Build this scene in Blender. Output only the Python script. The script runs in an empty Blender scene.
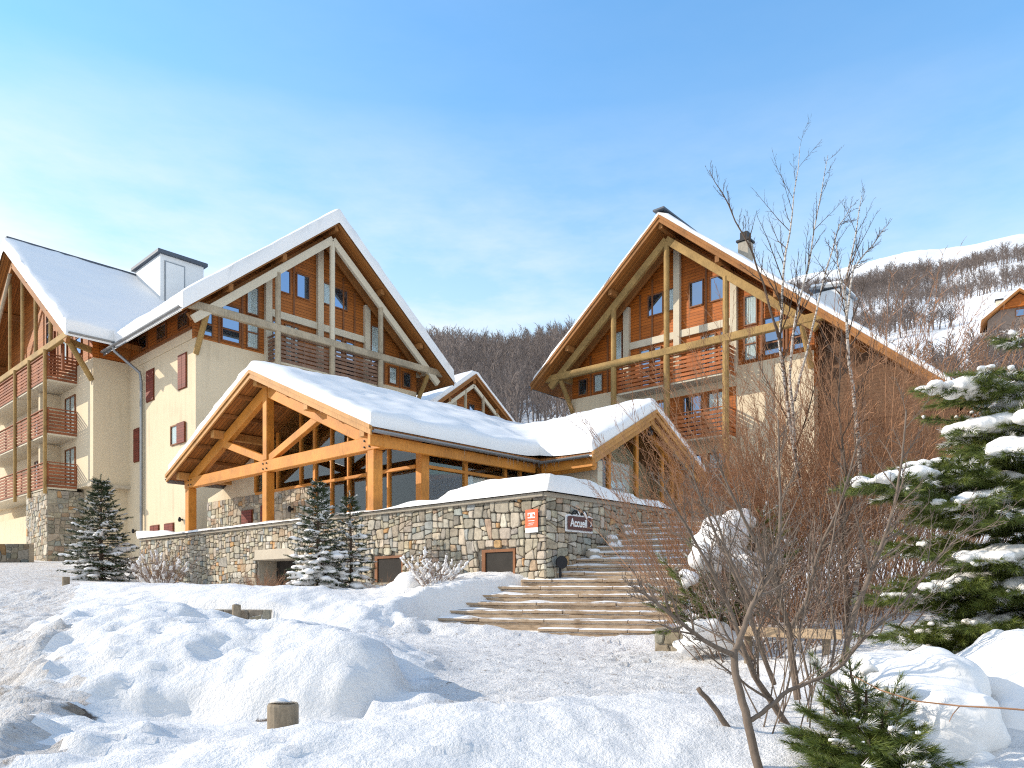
import bpy, bmesh, math, random
import numpy as np
from mathutils import Vector, Matrix, Quaternion

SC = bpy.context.scene
COL = SC.collection
R_ = math.radians
F_ = 753.0
CA, SA = 0.6800, 0.7332          # world x axis = right-and-away, world y axis = left-and-away

def W(X, D, z=0.0):
    """camera-frame ground coordinates (right, forward) -> world"""
    return Vector((X*CA + D*SA, -X*SA + D*CA, z))

def at(px, py, D):
    return W((px-512)/F_*D, D, (590-py)/F_*D)

# ------------------------------------------------------------------ materials
def new_mat(name):
    m = bpy.data.materials.new(name); m.use_nodes = True
    nt = m.node_tree
    return m, nt, nt.nodes['Principled BSDF']

def N(nt, typ, **kw):
    n = nt.nodes.new(typ)
    for k, v in kw.items():
        setattr(n, k, v)
    return n

def ramp(nt, fac, stops):
    r = N(nt, 'ShaderNodeValToRGB')
    el = r.color_ramp.elements
    while len(el) < len(stops):
        el.new(0.5)
    for e, (p, c) in zip(el, stops):
        e.position = p
        e.color = (c[0], c[1], c[2], 1) if not isinstance(c, (int, float)) else (c, c, c, 1)
    nt.links.new(fac, r.inputs[0])
    return r.outputs[0]

def coords(nt, scale=(1, 1, 1), out='Object'):
    tc = N(nt, 'ShaderNodeTexCoord'); mp = N(nt, 'ShaderNodeMapping')
    mp.inputs['Scale'].default_value = scale
    nt.links.new(tc.outputs[out], mp.inputs[0])
    return mp.outputs[0]

def noise(nt, vec, scale, detail=4, rough=0.55):
    n = N(nt, 'ShaderNodeTexNoise')
    n.inputs['Scale'].default_value = scale; n.inputs['Detail'].default_value = detail
    n.inputs['Roughness'].default_value = rough
    nt.links.new(vec, n.inputs['Vector'])
    return n.outputs['Fac']

def math_(nt, op, a, b=None):
    n = N(nt, 'ShaderNodeMath', operation=op)
    for i, v in enumerate((a, b)):
        if v is None: continue
        if isinstance(v, (int, float)): n.inputs[i].default_value = v
        else: nt.links.new(v, n.inputs[i])
    return n.outputs[0]

def mixc(nt, fac, a, b, blend='MIX'):
    n = N(nt, 'ShaderNodeMix', data_type='RGBA', blend_type=blend)
    for i, v in ((0, fac), (6, a), (7, b)):
        if isinstance(v, (int, float)): n.inputs[i].default_value = v
        elif isinstance(v, tuple): n.inputs[i].default_value = (v[0], v[1], v[2], 1)
        else: nt.links.new(v, n.inputs[i])
    return n.outputs[2]

def bump(nt, bsdf, h, strength=0.3, dist=0.02):
    b = N(nt, 'ShaderNodeBump')
    b.inputs['Strength'].default_value = strength; b.inputs['Distance'].default_value = dist
    nt.links.new(h, b.inputs['Height']); nt.links.new(b.outputs[0], bsdf.inputs['Normal'])

def sc(c, k): return tuple(min(1, x*k) for x in c)

def mat_noise(name, col, var=0.25, scale=6, rough=0.7, stretch=(1, 1, 1), bs=0.25, bd=0.01, spec=0.3):
    m, nt, b = new_mat(name)
    v = coords(nt, stretch)
    f = noise(nt, v, scale, 6, 0.6)
    g = noise(nt, v, scale*0.17, 3)
    f2 = math_(nt, 'ADD', math_(nt, 'MULTIPLY', f, 0.6), math_(nt, 'MULTIPLY', g, 0.4))
    c = ramp(nt, f2, [(0.25, sc(col, 1-var)), (0.5, col), (0.75, sc(col, 1+var))])
    nt.links.new(c, b.inputs['Base Color'])
    b.inputs['Roughness'].default_value = rough
    b.inputs['Specular IOR Level'].default_value = spec
    bump(nt, b, f, bs, bd)
    return m

def mat_timber(name, col, var=0.35, dark=0.35, rough=0.6):
    """sawn timber: grain streaks, knots, drying checks"""
    m, nt, b = new_mat(name)
    v = coords(nt)
    big = noise(nt, v, 1.3, 3)
    g1 = noise(nt, coords(nt, (14, 14, 3)), 2.2, 5, 0.65)
    fine = noise(nt, coords(nt, (30, 30, 30)), 1.5, 4, 0.7)
    mx = math_(nt, 'ADD', math_(nt, 'MULTIPLY', big, 0.4), math_(nt, 'ADD', math_(nt, 'MULTIPLY', g1, 0.4), math_(nt, 'MULTIPLY', fine, 0.2)))
    c = ramp(nt, mx, [(0.30, sc(col, dark*.8)), (0.41, sc(col, 1-var*0.9)), (0.52, col), (0.68, sc(col, 1+var))])
    nt.links.new(c, b.inputs['Base Color'])
    b.inputs['Roughness'].default_value = rough
    b.inputs['Specular IOR Level'].default_value = 0.3
    bump(nt, b, g1, 0.35, 0.008)
    return m

def mat_boards(name, col, pitch=0.14, axis=2, var=0.3, rough=0.6):
    """cladding of boards: each board its own tone, a dark joint between boards, streaky grain"""
    m, nt, b = new_mat(name)
    v = coords(nt)
    sep = N(nt, 'ShaderNodeSeparateXYZ'); nt.links.new(v, sep.inputs[0])
    q = math_(nt, 'DIVIDE', sep.outputs[axis], pitch)
    fr = math_(nt, 'FRACT', q); fl = math_(nt, 'FLOOR', q)
    wn = N(nt, 'ShaderNodeTexWhiteNoise', noise_dimensions='1D'); nt.links.new(fl, wn.inputs['W'])
    st = [1.3, 1.3, 1.3]; st[axis] = 16
    g = noise(nt, coords(nt, tuple(st)), 1.6, 5, 0.65)
    big = noise(nt, v, 0.7, 3)
    mx = math_(nt, 'ADD', math_(nt, 'MULTIPLY', g, 0.5), math_(nt, 'ADD', math_(nt, 'MULTIPLY', wn.outputs[0], 0.22), math_(nt, 'MULTIPLY', big, 0.3)))
    c = ramp(nt, mx, [(0.25, sc(col, 1-var*1.6)), (0.5, col), (0.75, sc(col, 1+var))])
    joint = math_(nt, 'GREATER_THAN', fr, 0.9)
    c2 = mixc(nt, joint, c, sc(col, 0.25))
    nt.links.new(c2, b.inputs['Base Color'])
    b.inputs['Roughness'].default_value = rough
    b.inputs['Specular IOR Level'].default_value = 0.3
    h = math_(nt, 'SUBTRACT', math_(nt, 'MULTIPLY', g, 0.2), joint)
    bump(nt, b, h, 0.6, 0.012)
    return m

def mat_snow(name, col=(0.84, 0.815, 0.785), s1=1.6, s2=14, strength=0.4, dist=0.06):
    m, nt, b = new_mat(name)
    v = coords(nt)
    a = noise(nt, v, s1, 5, 0.55); d = noise(nt, v, s2, 5, 0.65); e = noise(nt, v, s2*6, 3, 0.7)
    h = math_(nt, 'ADD', a, math_(nt, 'ADD', math_(nt, 'MULTIPLY', d, 0.35), math_(nt, 'MULTIPLY', e, 0.08)))
    b.inputs['Base Color'].default_value = (*col, 1)
    b.inputs['Roughness'].default_value = 0.62
    b.inputs['Specular IOR Level'].default_value = 0.25
    bump(nt, b, h, strength, dist)
    return m

def mat_plaster(name, col):
    m, nt, b = new_mat(name)
    v = coords(nt)
    st = noise(nt, coords(nt, (1.6, 1.6, .12)), 2.2, 5, 0.65); pa = noise(nt, v, .55, 5, 0.6); gr = noise(nt, v, 28, 4, 0.7)
    mx = math_(nt, 'ADD', math_(nt, 'MULTIPLY', st, .45), math_(nt, 'ADD', math_(nt, 'MULTIPLY', pa, .4), math_(nt, 'MULTIPLY', gr, .15)))
    c = ramp(nt, mx, [(0.32, sc(col, .80)), (0.47, col), (0.66, sc(col, 1.06))])
    nt.links.new(c, b.inputs['Base Color']); b.inputs['Roughness'].default_value = .92; b.inputs['Specular IOR Level'].default_value = .1
    bump(nt, b, gr, .25, .012)
    return m

M = {}
M['snow'] = mat_snow('snow_soft', strength=0.3, dist=0.05)
M['snow_roof'] = mat_snow('snow_roof', s1=0.9, s2=5, strength=0.22, dist=0.06)
M['snow_branch'] = mat_snow('snow_branch', s1=4, s2=22, strength=0.3, dist=0.03)
M['plaster'] = mat_plaster('plaster_cream', (0.67, 0.555, 0.39))
M['plaster_pale'] = mat_noise('plaster_pale', (0.62, 0.55, 0.42), 0.09, 3, 0.85, bs=0.15, bd=0.01, spec=0.1)
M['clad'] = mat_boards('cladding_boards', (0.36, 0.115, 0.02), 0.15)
M['clad_lit'] = mat_boards('cladding_boards_sunlit', (0.42, 0.115, 0.013), 0.15)  # same boards as clad, with the sunlit tone put into the colour
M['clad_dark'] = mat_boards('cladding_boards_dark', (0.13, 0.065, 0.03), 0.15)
M['soffit'] = mat_boards('soffit_boards_x', (0.33, 0.125, 0.028), 0.13, axis=0)
M['soffit_y'] = mat_boards('soffit_boards_y', (0.33, 0.125, 0.028), 0.13, axis=1)
M['glulam'] = mat_timber('varnished_timber', (0.60, 0.235, 0.036), 0.3, 0.5, 0.5)
M['glulam_pale'] = mat_timber('varnished_timber_pale', (0.52, 0.255, 0.075), 0.3, 0.55, 0.55)
M['grey_wood'] = mat_timber('weathered_timber', (0.42, 0.345, 0.24), 0.35, 0.5, 0.8)
M['tan_wood'] = mat_timber('weathered_timber_tan', (0.36, 0.225, 0.08), 0.4, 0.4, 0.75)
M['barge'] = mat_timber('bargeboard_timber', (0.31, 0.13, 0.036), 0.35, 0.45, 0.7)
M['rail_red'] = mat_timber('railing_boards_red', (0.28, 0.095, 0.04), 0.45, 0.35, 0.7)
M['rail_grey'] = mat_timber('railing_boards_grey', (0.23, 0.135, 0.09), 0.5, 0.4, 0.8)
M['rail_orange'] = mat_timber('railing_boards_orange', (0.40, 0.12, 0.032), 0.4, 0.4, 0.65)
M['shutter'] = mat_boards('shutter_boards', (0.17, 0.03, 0.016), 0.12, axis=2)
M['frame'] = mat_timber('window_frame_wood', (0.22, 0.085, 0.03), 0.3, 0.5, 0.55)
M['metal'] = mat_noise('zinc', (0.27, 0.28, 0.29), 0.2, 5, 0.45, bs=0.05, spec=0.5)
M['metal'].node_tree.nodes['Principled BSDF'].inputs['Metallic'].default_value = 0.6
M['white_metal'] = mat_noise('white_cladding', (0.66, 0.67, 0.67), 0.06, 3, 0.6)
M['dark_roof'] = mat_noise('dark_metal_roof', (0.07, 0.085, 0.11), 0.2, 5, 0.5)
M['black'] = mat_noise('black_iron', (0.015, 0.015, 0.017), 0.3, 8, 0.5)
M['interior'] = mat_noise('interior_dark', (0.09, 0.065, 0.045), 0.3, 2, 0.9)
M['curtain'] = mat_boards('curtain_cloth', (0.72, 0.73, 0.74), 0.16, axis=0, var=0.12, rough=0.9)
M['curtain_y'] = mat_boards('curtain_cloth_y', (0.72, 0.73, 0.74), 0.16, axis=1, var=0.12, rough=0.9)
M['sign_brown'] = mat_noise('sign_brown', (0.095, 0.026, 0.018), 0.1, 5, 0.4)
M['sign_white'] = mat_noise('sign_white', (0.8, 0.79, 0.77), 0.04, 5, 0.5)
M['sign_orange'] = mat_noise('sign_orange', (0.78, 0.13, 0.045), 0.06, 5, 0.45)
M['concrete'] = mat_noise('concrete_lintel', (0.50, 0.43, 0.33), 0.12, 4, 0.9)
M['step'] = None
M['lime'] = mat_noise('mortar', (0.36, 0.315, 0.25), 0.25, 9, 0.95, bs=0.5, bd=0.02, spec=0.1)
M['bark'] = mat_noise('bark_brown', (0.115, 0.08, 0.058), 0.4, 24, 0.9, (1, 1, .35), 0.5, 0.01, 0.15)
M['bark_grey'] = mat_noise('bark_grey', (0.165, 0.125, 0.095), 0.5, 30, 0.85, (1, 1, .5), 0.5, 0.008, 0.2)
M['twig_red'] = mat_noise('twig_red', (0.37, 0.195, 0.105), 0.4, 3, 0.75, spec=0.2)
M['twig_brown'] = mat_noise('twig_brown', (0.25, 0.17, 0.125), 0.35, 3, 0.8, spec=0.2)
M['hill_bark'] = mat_noise('hillside_bark', (0.17, 0.135, 0.118), 0.4, 0.06, 0.9, bs=0)
M['hill_bark_pale'] = mat_noise('hillside_bark_pale', (0.21, 0.17, 0.15), 0.4, 0.06, 0.9, bs=0)
M['post_wood'] = mat_timber('bollard_wood', (0.27, 0.215, 0.15), 0.35, 0.5, 0.85)
M['plank'] = mat_timber('plank_wood', (0.60, 0.43, 0.27), 0.2, 0.6, 0.7)
M['recess'] = mat_noise('recess_shade', (0.035, 0.03, 0.025), 0.3, 3, 0.9)  # shade inside the wall openings, put into the colour
M['poster'] = mat_noise('poster_paper', (0.7, 0.76, 0.76), 0.1, 5, 0.6)

def mat_glass_dark():
    m, nt, b = new_mat('window_glass_reflecting')
    out = nt.nodes['Material Output']
    b.inputs['Base Color'].default_value = (0.02, 0.028, 0.04, 1); b.inputs['Roughness'].default_value = 0.1
    gl = N(nt, 'ShaderNodeBsdfGlossy'); gl.inputs['Roughness'].default_value = 0.02
    gl.inputs['Color'].default_value = (0.45, 0.66, 1, 1)
    lw = N(nt, 'ShaderNodeLayerWeight'); lw.inputs[0].default_value = 0.5
    f = math_(nt, 'ADD', math_(nt, 'MULTIPLY', math_(nt, 'POWER', lw.outputs['Facing'], 3.0), 0.5), 0.42)
    mx = N(nt, 'ShaderNodeMixShader')
    nt.links.new(f, mx.inputs[0]); nt.links.new(b.outputs[0], mx.inputs[1]); nt.links.new(gl.outputs[0], mx.inputs[2])
    nt.links.new(mx.outputs[0], out.inputs['Surface'])
    return m
def mat_glass_clear(base=0.04, col=(0.9, 0.95, 1)):
    m, nt, b = new_mat('window_glass_clear')
    out = nt.nodes['Material Output']
    tr = N(nt, 'ShaderNodeBsdfTransparent'); tr.inputs[0].default_value = (0.86, 0.9, 0.9, 1)
    gl = N(nt, 'ShaderNodeBsdfGlossy'); gl.inputs['Roughness'].default_value = 0.02
    gl.inputs['Color'].default_value = (*col, 1)
    lw = N(nt, 'ShaderNodeLayerWeight'); lw.inputs[0].default_value = 0.5
    f = math_(nt, 'ADD', math_(nt, 'MULTIPLY', math_(nt, 'POWER', lw.outputs['Facing'], 3.0), 0.45), base)
    mx = N(nt, 'ShaderNodeMixShader')
    nt.links.new(f, mx.inputs[0]); nt.links.new(tr.outputs[0], mx.inputs[1]); nt.links.new(gl.outputs[0], mx.inputs[2])
    nt.links.new(mx.outputs[0], out.inputs['Surface'])
    nt.nodes.remove(b)
    return m
M['glass'] = mat_glass_dark()
M['clear'] = mat_glass_clear()

def mat_stone(name, k=1.0):
    m, nt, b = new_mat(name)
    a = N(nt, 'ShaderNodeAttribute', attribute_name='tone')
    v = coords(nt)
    f = noise(nt, v, 7, 7, 0.7); g = noise(nt, v, 40, 4, 0.7)
    d = ramp(nt, f, [(0.3, 0.55), (0.48, 0.98), (0.70, 1.25)])
    c = mixc(nt, 1.0, a.outputs['Color'], d, 'MULTIPLY')
    nt.links.new(c, b.inputs['Base Color'])
    b.inputs['Roughness'].default_value = 0.9; b.inputs['Specular IOR Level'].default_value = 0.15
    h = math_(nt, 'ADD', f, math_(nt, 'MULTIPLY', g, 0.35))
    bump(nt, b, h, 0.6, 0.03)
    return m
M['stone'] = mat_stone('rubble_stone')

def mat_step():
    """sandy stone step; patches of trodden snow lie on the upward faces"""
    m, nt, b = new_mat('step_stone')
    v = coords(nt)
    f = noise(nt, v, 3.5, 6, 0.6)
    st = noise(nt, coords(nt, (2, 2, 18)), 3, 4, 0.6)
    c = ramp(nt, math_(nt, 'ADD', math_(nt, 'MULTIPLY', f, .5), math_(nt, 'MULTIPLY', st, .5)),
             [(0.3, (0.17, 0.115, 0.07)), (0.5, (0.42, 0.30, 0.19)), (0.7, (0.56, 0.44, 0.31))])
    geo = N(nt, 'ShaderNodeNewGeometry'); sep = N(nt, 'ShaderNodeSeparateXYZ')
    nt.links.new(geo.outputs['True Normal'], sep.inputs[0])
    up = math_(nt, 'GREATER_THAN', sep.outputs[2], 0.6)
    patch = ramp(nt, noise(nt, v, 2.3, 5, 0.6), [(0.40, 0.0), (0.50, 1.0)])
    fac = math_(nt, 'MULTIPLY', up, patch)
    c2 = mixc(nt, fac, c, (0.86, 0.865, 0.88))
    nt.links.new(c2, b.inputs['Base Color']); b.inputs['Roughness'].default_value = 0.85
    bump(nt, b, f, 0.4, 0.02)
    return m
M['step'] = mat_step()

def mat_ground(name, dirt_col, dirt_amt, speck=0.0, tint=(0.84, 0.815, 0.785), s1=2.2, s2=16, strength=0.9, dist=0.07):
    m, nt, b = new_mat(name)
    v = coords(nt)
    a = N(nt, 'ShaderNodeAttribute', attribute_name='dirt')
    f = noise(nt, v, 2.6, 6, 0.7); g = noise(nt, v, s2, 6, 0.7); big = noise(nt, v, s1, 5, 0.6); fine = noise(nt, v, 70, 3, 0.7)
    mask = math_(nt, 'ADD', a.outputs['Fac'], math_(nt, 'MULTIPLY', math_(nt, 'SUBTRACT', f, 0.5), 1.6))
    mask = ramp(nt, mask, [(0.48, 0.0), (0.62, 1.0)])
    soil = ramp(nt, g, [(0.3, sc(dirt_col, 0.5)), (0.7, sc(dirt_col, 1.4))])
    c = mixc(nt, mask, tint, soil)
    if dirt_amt:
        soft = ramp(nt, math_(nt, 'ADD', math_(nt, 'MULTIPLY', f, .6), math_(nt, 'MULTIPLY', g, .4)), [(0.42, 0.0), (0.75, dirt_amt)])
        c = mixc(nt, soft, c, sc(dirt_col, 2.2))
    if speck:
        sp = ramp(nt, noise(nt, v, 11, 5, 0.78), [(0.57, 0.0), (0.66, speck)])
        c = mixc(nt, sp, c, (0.2, 0.14, 0.09))
    nt.links.new(c, b.inputs['Base Color'])
    b.inputs['Roughness'].default_value = 0.65; b.inputs['Specular IOR Level'].default_value = 0.2
    h = math_(nt, 'ADD', big, math_(nt, 'ADD', math_(nt, 'MULTIPLY', g, 0.5), math_(nt, 'MULTIPLY', fine, 0.12)))
    bump(nt, b, h, strength, dist)
    return m
M['ground'] = mat_ground('ground_snow', (0.12, 0.08, 0.055), 0.0, 0.0)
M['path'] = mat_ground('trodden_snow', (0.30, 0.25, 0.20), 0.24, 0.75, (0.82, 0.80, 0.775), 3, 22, 1.0, 0.09)
M['road'] = mat_ground('dirty_snow', (0.21, 0.16, 0.115), 0.9, 0.55, (0.76, 0.75, 0.735), 3, 14, 1.0, 0.12)
M['hill'] = mat_ground('hillside_snow', (0.12, 0.09, 0.07), 0.0, 0.0, (0.81, 0.80, 0.785), 0.05, 0.3, 0.3, 1.0)

def mat_needles(name, col):
    m, nt, b = new_mat(name)
    v = coords(nt)
    f = noise(nt, v, 5, 4, 0.6); g = noise(nt, v, 60, 2)
    c = ramp(nt, math_(nt, 'ADD', math_(nt, 'MULTIPLY', f, .6), math_(nt, 'MULTIPLY', g, .4)),
             [(0.3, sc(col, 0.55)), (0.5, col), (0.7, (col[0]*1.9, col[1]*1.5, col[2]*1.1))])
    nt.links.new(c, b.inputs['Base Color'])
    b.inputs['Roughness'].default_value = 0.5; b.inputs['Specular IOR Level'].default_value = 0.35
    return m
M['pine'] = mat_needles('pine_needles', (0.115, 0.15, 0.03))
M['pine_yellow'] = mat_needles('pine_needles_yellowish', (0.10, 0.115, 0.022))
M['fir'] = mat_needles('fir_needles', (0.05, 0.072, 0.03))

def mat_birch():
    m, nt, b = new_mat('birch_bark')
    v = coords(nt, (1, 1, 1))
    f = noise(nt, coords(nt, (6, 6, 30)), 1.5, 4)
    c = ramp(nt, f, [(0.38, (0.06, 0.045, 0.035)), (0.5, (0.42, 0.36, 0.30)), (0.7, (0.62, 0.57, 0.51))])
    nt.links.new(c, b.inputs['Base Color']); b.inputs['Roughness'].default_value = 0.7
    return m
M['birch'] = mat_birch()

# ------------------------------------------------------------------ mesh building
ORG = {}
class MB:
    def __init__(s, tf=None):
        s.v, s.f, s.tf = [], [], tf
    def add(s, verts, faces):
        o = len(s.v)
        s.v += [Vector(s.tf(*p)) if s.tf else Vector(p) for p in verts]
        s.f += [tuple(i+o for i in f) for f in faces]
        return s
    def box(s, x0, x1, y0, y1, z0, z1):
        v = [(x0,y0,z0),(x1,y0,z0),(x1,y1,z0),(x0,y1,z0),(x0,y0,z1),(x1,y0,z1),(x1,y1,z1),(x0,y1,z1)]
        return s.add(v, [(0,3,2,1),(4,5,6,7),(0,1,5,4),(1,2,6,5),(2,3,7,6),(3,0,4,7)])
    def prism(s, poly, vec):
        n = len(poly); vec = Vector(vec)
        v = [Vector(p) for p in poly] + [Vector(p)+vec for p in poly]
        f = [tuple(range(n))[::-1], tuple(range(n, 2*n))] + [(i, (i+1) % n, n+(i+1) % n, n+i) for i in range(n)]
        return s.add(v, f)
    def beam(s, p, q, w, h, up=(0, 0, 1)):
        p, q, up = Vector(p), Vector(q), Vector(up)
        d = (q-p).normalized()
        a = d.cross(up)
        if a.length < 1e-4: a = d.cross(Vector((1, 0, 0)))
        a.normalize(); b = a.cross(d).normalized()
        a *= w/2; b *= h/2
        c = [p-a-b, p+a-b, p+a+b, p-a+b, q-a-b, q+a-b, q+a+b, q-a+b]
        return s.add(c, [(0,3,2,1),(4,5,6,7),(0,1,5,4),(1,2,6,5),(2,3,7,6),(3,0,4,7)])
    def tube(s, pts, radii, n=8, cap=True):
        pts = [Vector(p) for p in pts]
        if isinstance(radii, (int, float)): radii = [radii]*len(pts)
        vs, fs = [], []
        ref = None
        for i, p in enumerate(pts):
            d = (pts[min(i+1, len(pts)-1)] - pts[max(i-1, 0)]).normalized()
            if ref is None:
                ref = d.orthogonal().normalized()
            ref = (ref - d*ref.dot(d))
            ref = ref.normalized() if ref.length > 1e-5 else d.orthogonal().normalized()
            b = d.cross(ref)
            for k in range(n):
                a = 2*math.pi*k/n
                vs.append(p + (ref*math.cos(a) + b*math.sin(a))*radii[i])
        for i in range(len(pts)-1):
            for k in range(n):
                fs.append((i*n+k, i*n+(k+1) % n, (i+1)*n+(k+1) % n, (i+1)*n+k))
        if cap:
            fs.append(tuple(range(n))[::-1]); fs.append(tuple((len(pts)-1)*n+k for k in range(n)))
        return s.add(vs, fs)
    def build(s, name, mat, parent=None, org=None, bevel=0.0, smooth=False, recalc=True):
        o_ = ORG[parent] if parent is not None else Vector(org if org is not None else (0, 0, 0))
        me = bpy.data.meshes.new(name)
        me.from_pydata([tuple(p-o_) for p in s.v], [], s.f)
        if recalc:
            bm = bmesh.new(); bm.from_mesh(me)
            bmesh.ops.recalc_face_normals(bm, faces=bm.faces)
            bm.to_mesh(me); bm.free()
        return link_mesh(name, me, mat, parent, o_, bevel, smooth)

def link_mesh(name, me, mat, parent, o_, bevel=0.0, smooth=False):
    me.materials.append(mat)
    ob = bpy.data.objects.new(name, me); COL.objects.link(ob)
    if smooth:
        me.polygons.foreach_set('use_smooth', [True]*len(me.polygons))
    if parent is not None:
        ob.parent = parent
    else:
        ob.location = o_
    ORG[ob] = o_
    if bevel:
        md = ob.modifiers.new('edge', 'BEVEL'); md.width = bevel; md.segments = 1; md.limit_method = 'ANGLE'
    return ob

def mesh_np(name, v, f, mat, parent=None, org=(0, 0, 0), smooth=False, attrs=None):
    """v (n,3) array, f (m,k) array of equal-size faces"""
    o_ = ORG[parent] if parent is not None else Vector(org)
    v = np.asarray(v, dtype=np.float64) - np.array(o_)
    f = np.asarray(f, dtype=np.int32)
    me = bpy.data.meshes.new(name)
    me.vertices.add(len(v)); me.vertices.foreach_set('co', v.astype(np.float32).ravel())
    m, k = f.shape
    me.loops.add(m*k); me.loops.foreach_set('vertex_index', f.ravel())
    me.polygons.add(m); me.polygons.foreach_set('loop_start', np.arange(0, m*k, k, dtype=np.int32))
    me.update(calc_edges=True); me.validate()
    for an, arr in (attrs or {}).items():
        at_ = me.attributes.new(an, 'FLOAT', 'POINT'); at_.data.foreach_set('value', np.asarray(arr, dtype=np.float32))
    return link_mesh(name, me, mat, parent, o_, 0, smooth)

def thing(name, label, cat, org, group=None, rotz=0.0):
    o = bpy.data.objects.new(name, None); COL.objects.link(o)
    org = Vector(org); ORG[o] = org
    o.empty_display_size = 0.3
    o.location = Matrix.Rotation(rotz, 3, 'Z') @ org
    o.rotation_euler = (0, 0, rotz)
    return tag(o, label, cat, group)

def tag(o, label=None, cat=None, group=None, kind=None):
    if label: o['label'] = label
    if cat: o['category'] = cat
    if group: o['group'] = group
    if kind: o['kind'] = kind
    return o

# value noise (numpy)
def _h(ix, iy, s):
    n = (ix.astype(np.int64)*374761393 + iy.astype(np.int64)*668265263 + s*1442695041) & 0xffffffff
    n = ((n ^ (n >> 13))*1274126177) & 0xffffffff
    return ((n ^ (n >> 16)) & 0xffff)/65535.0
def vnoise(x, y, s=0):
    x = np.asarray(x, float); y = np.asarray(y, float)
    x0 = np.floor(x); y0 = np.floor(y); fx = x-x0; fy = y-y0
    fx = fx*fx*fx*(fx*(fx*6-15)+10); fy = fy*fy*fy*(fy*(fy*6-15)+10)
    a = _h(x0, y0, s); b = _h(x0+1, y0, s); c = _h(x0, y0+1, s); d = _h(x0+1, y0+1, s)
    return (a*(1-fx)+b*fx)*(1-fy) + (c*(1-fx)+d*fx)*fy - 0.5
def fbm(x, y, s=0, oct=4, gain=0.5):
    t = 0; a = 1
    for i in range(oct):
        t = t + a*vnoise(np.asarray(x)*2**i + 17.3*i, np.asarray(y)*2**i - 9.1*i, s+i*7); a *= gain
    return t

# snow lying on a roof: heightfield over the plan of the roof, rounded at the free edges
def plan_snow(name, parent, rects, zfun, thick, step, mat, edge=0.55, seed=1, amp=0.06, extra=None, droop=0.0):
    xs, ys = set(), set()
    for x0, x1, y0, y1 in rects:
        for S, a, b in ((xs, x0, x1), (ys, y0, y1)):
            for e in (0, .05, .13, .26, .45): S.add(round(a+e, 3)); S.add(round(b-e, 3))
            n = max(2, int((b-a-1)/step))
            for k in range(n+1): S.add(round(a+.5+(b-a-1)*k/n, 3))
    def thin(S):
        keep = sorted({round(r[i], 3) for r in rects for i in ((0, 1) if S is xs else (2, 3))})
        out = []
        for v in sorted(S):
            if v in keep or not out or (v-out[-1] > 0.035 and all(abs(v-k) > .03 for k in keep)): out.append(v)
        return np.array(out)
    gx, gy = thin(xs), thin(ys)
    GX, GY = np.meshgrid(gx, gy, indexing='ij')
    d = np.full(GX.shape, -1e9)
    for x0, x1, y0, y1 in rects:
        d = np.maximum(d, np.minimum(np.minimum(GX-x0, x1-GX), np.minimum(GY-y0, y1-GY)))
    q = np.clip(d/0.45, 0, 1)
    prof = edge + (1-edge)*np.sqrt(1-(1-q)**2)
    nz = fbm(GX*0.5, GY*0.5, seed, 4)*amp*2 + fbm(GX*1.6, GY*1.6, seed+3, 3)*amp*.9
    zr = zfun(GX, GY)
    top = zr + thick*prof + nz*(0.35+0.65*q) + 0.02
    if extra is not None: top = top + extra(GX, GY)
    # ragged free edge: push edge verts in or out a little
    j1 = fbm(GX*1.7, GY*1.7, seed+31, 3)*0.15; j2 = fbm(GX*1.7, GY*1.7, seed+47, 3)*0.15
    ed = (q < 0.05)
    PX = GX + np.where(ed, j1, 0); PY = GY + np.where(ed, j2, 0)
    ni, nj = GX.shape
    cx = (GX[:-1, :-1]+GX[1:, 1:])/2; cy = (GY[:-1, :-1]+GY[1:, 1:])/2
    ins = np.zeros(cx.shape, bool)
    for x0, x1, y0, y1 in rects:
        ins |= (cx > x0) & (cx < x1) & (cy > y0) & (cy < y1)
    idx = np.arange(ni*nj).reshape(ni, nj)
    V = np.concatenate([np.stack([PX.ravel(), PY.ravel(), top.ravel()], 1),
                        np.stack([GX.ravel(), GY.ravel(), (zr+0.012-droop).ravel()], 1)])
    n1 = ni*nj
    a, b, c, e = idx[:-1, :-1][ins], idx[1:, :-1][ins], idx[1:, 1:][ins], idx[:-1, 1:][ins]
    faces = [np.stack([a, b, c, e], 1)]
    pad = np.pad(ins, 1)
    for di, dj, p, q_ in ((-1, 0, 'e', 'a'), (1, 0, 'b', 'c'), (0, -1, 'a', 'b'), (0, 1, 'c', 'e')):
        nb = pad[1+di:1+di+ins.shape[0], 1+dj:1+dj+ins.shape[1]]
        m = ins & ~nb
        g = {'a': idx[:-1, :-1][m], 'b': idx[1:, :-1][m], 'c': idx[1:, 1:][m], 'e': idx[:-1, 1:][m]}
        faces.append(np.stack([g[q_], g[p], g[p]+n1, g[q_]+n1], 1))
    Fc = np.concatenate(faces)
    used = np.unique(Fc); re = np.full(2*n1, -1); re[used] = np.arange(len(used))
    V = V[used]; Fc = re[Fc]
    return mesh_np(name, V, Fc, mat, parent, smooth=True)

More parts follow.
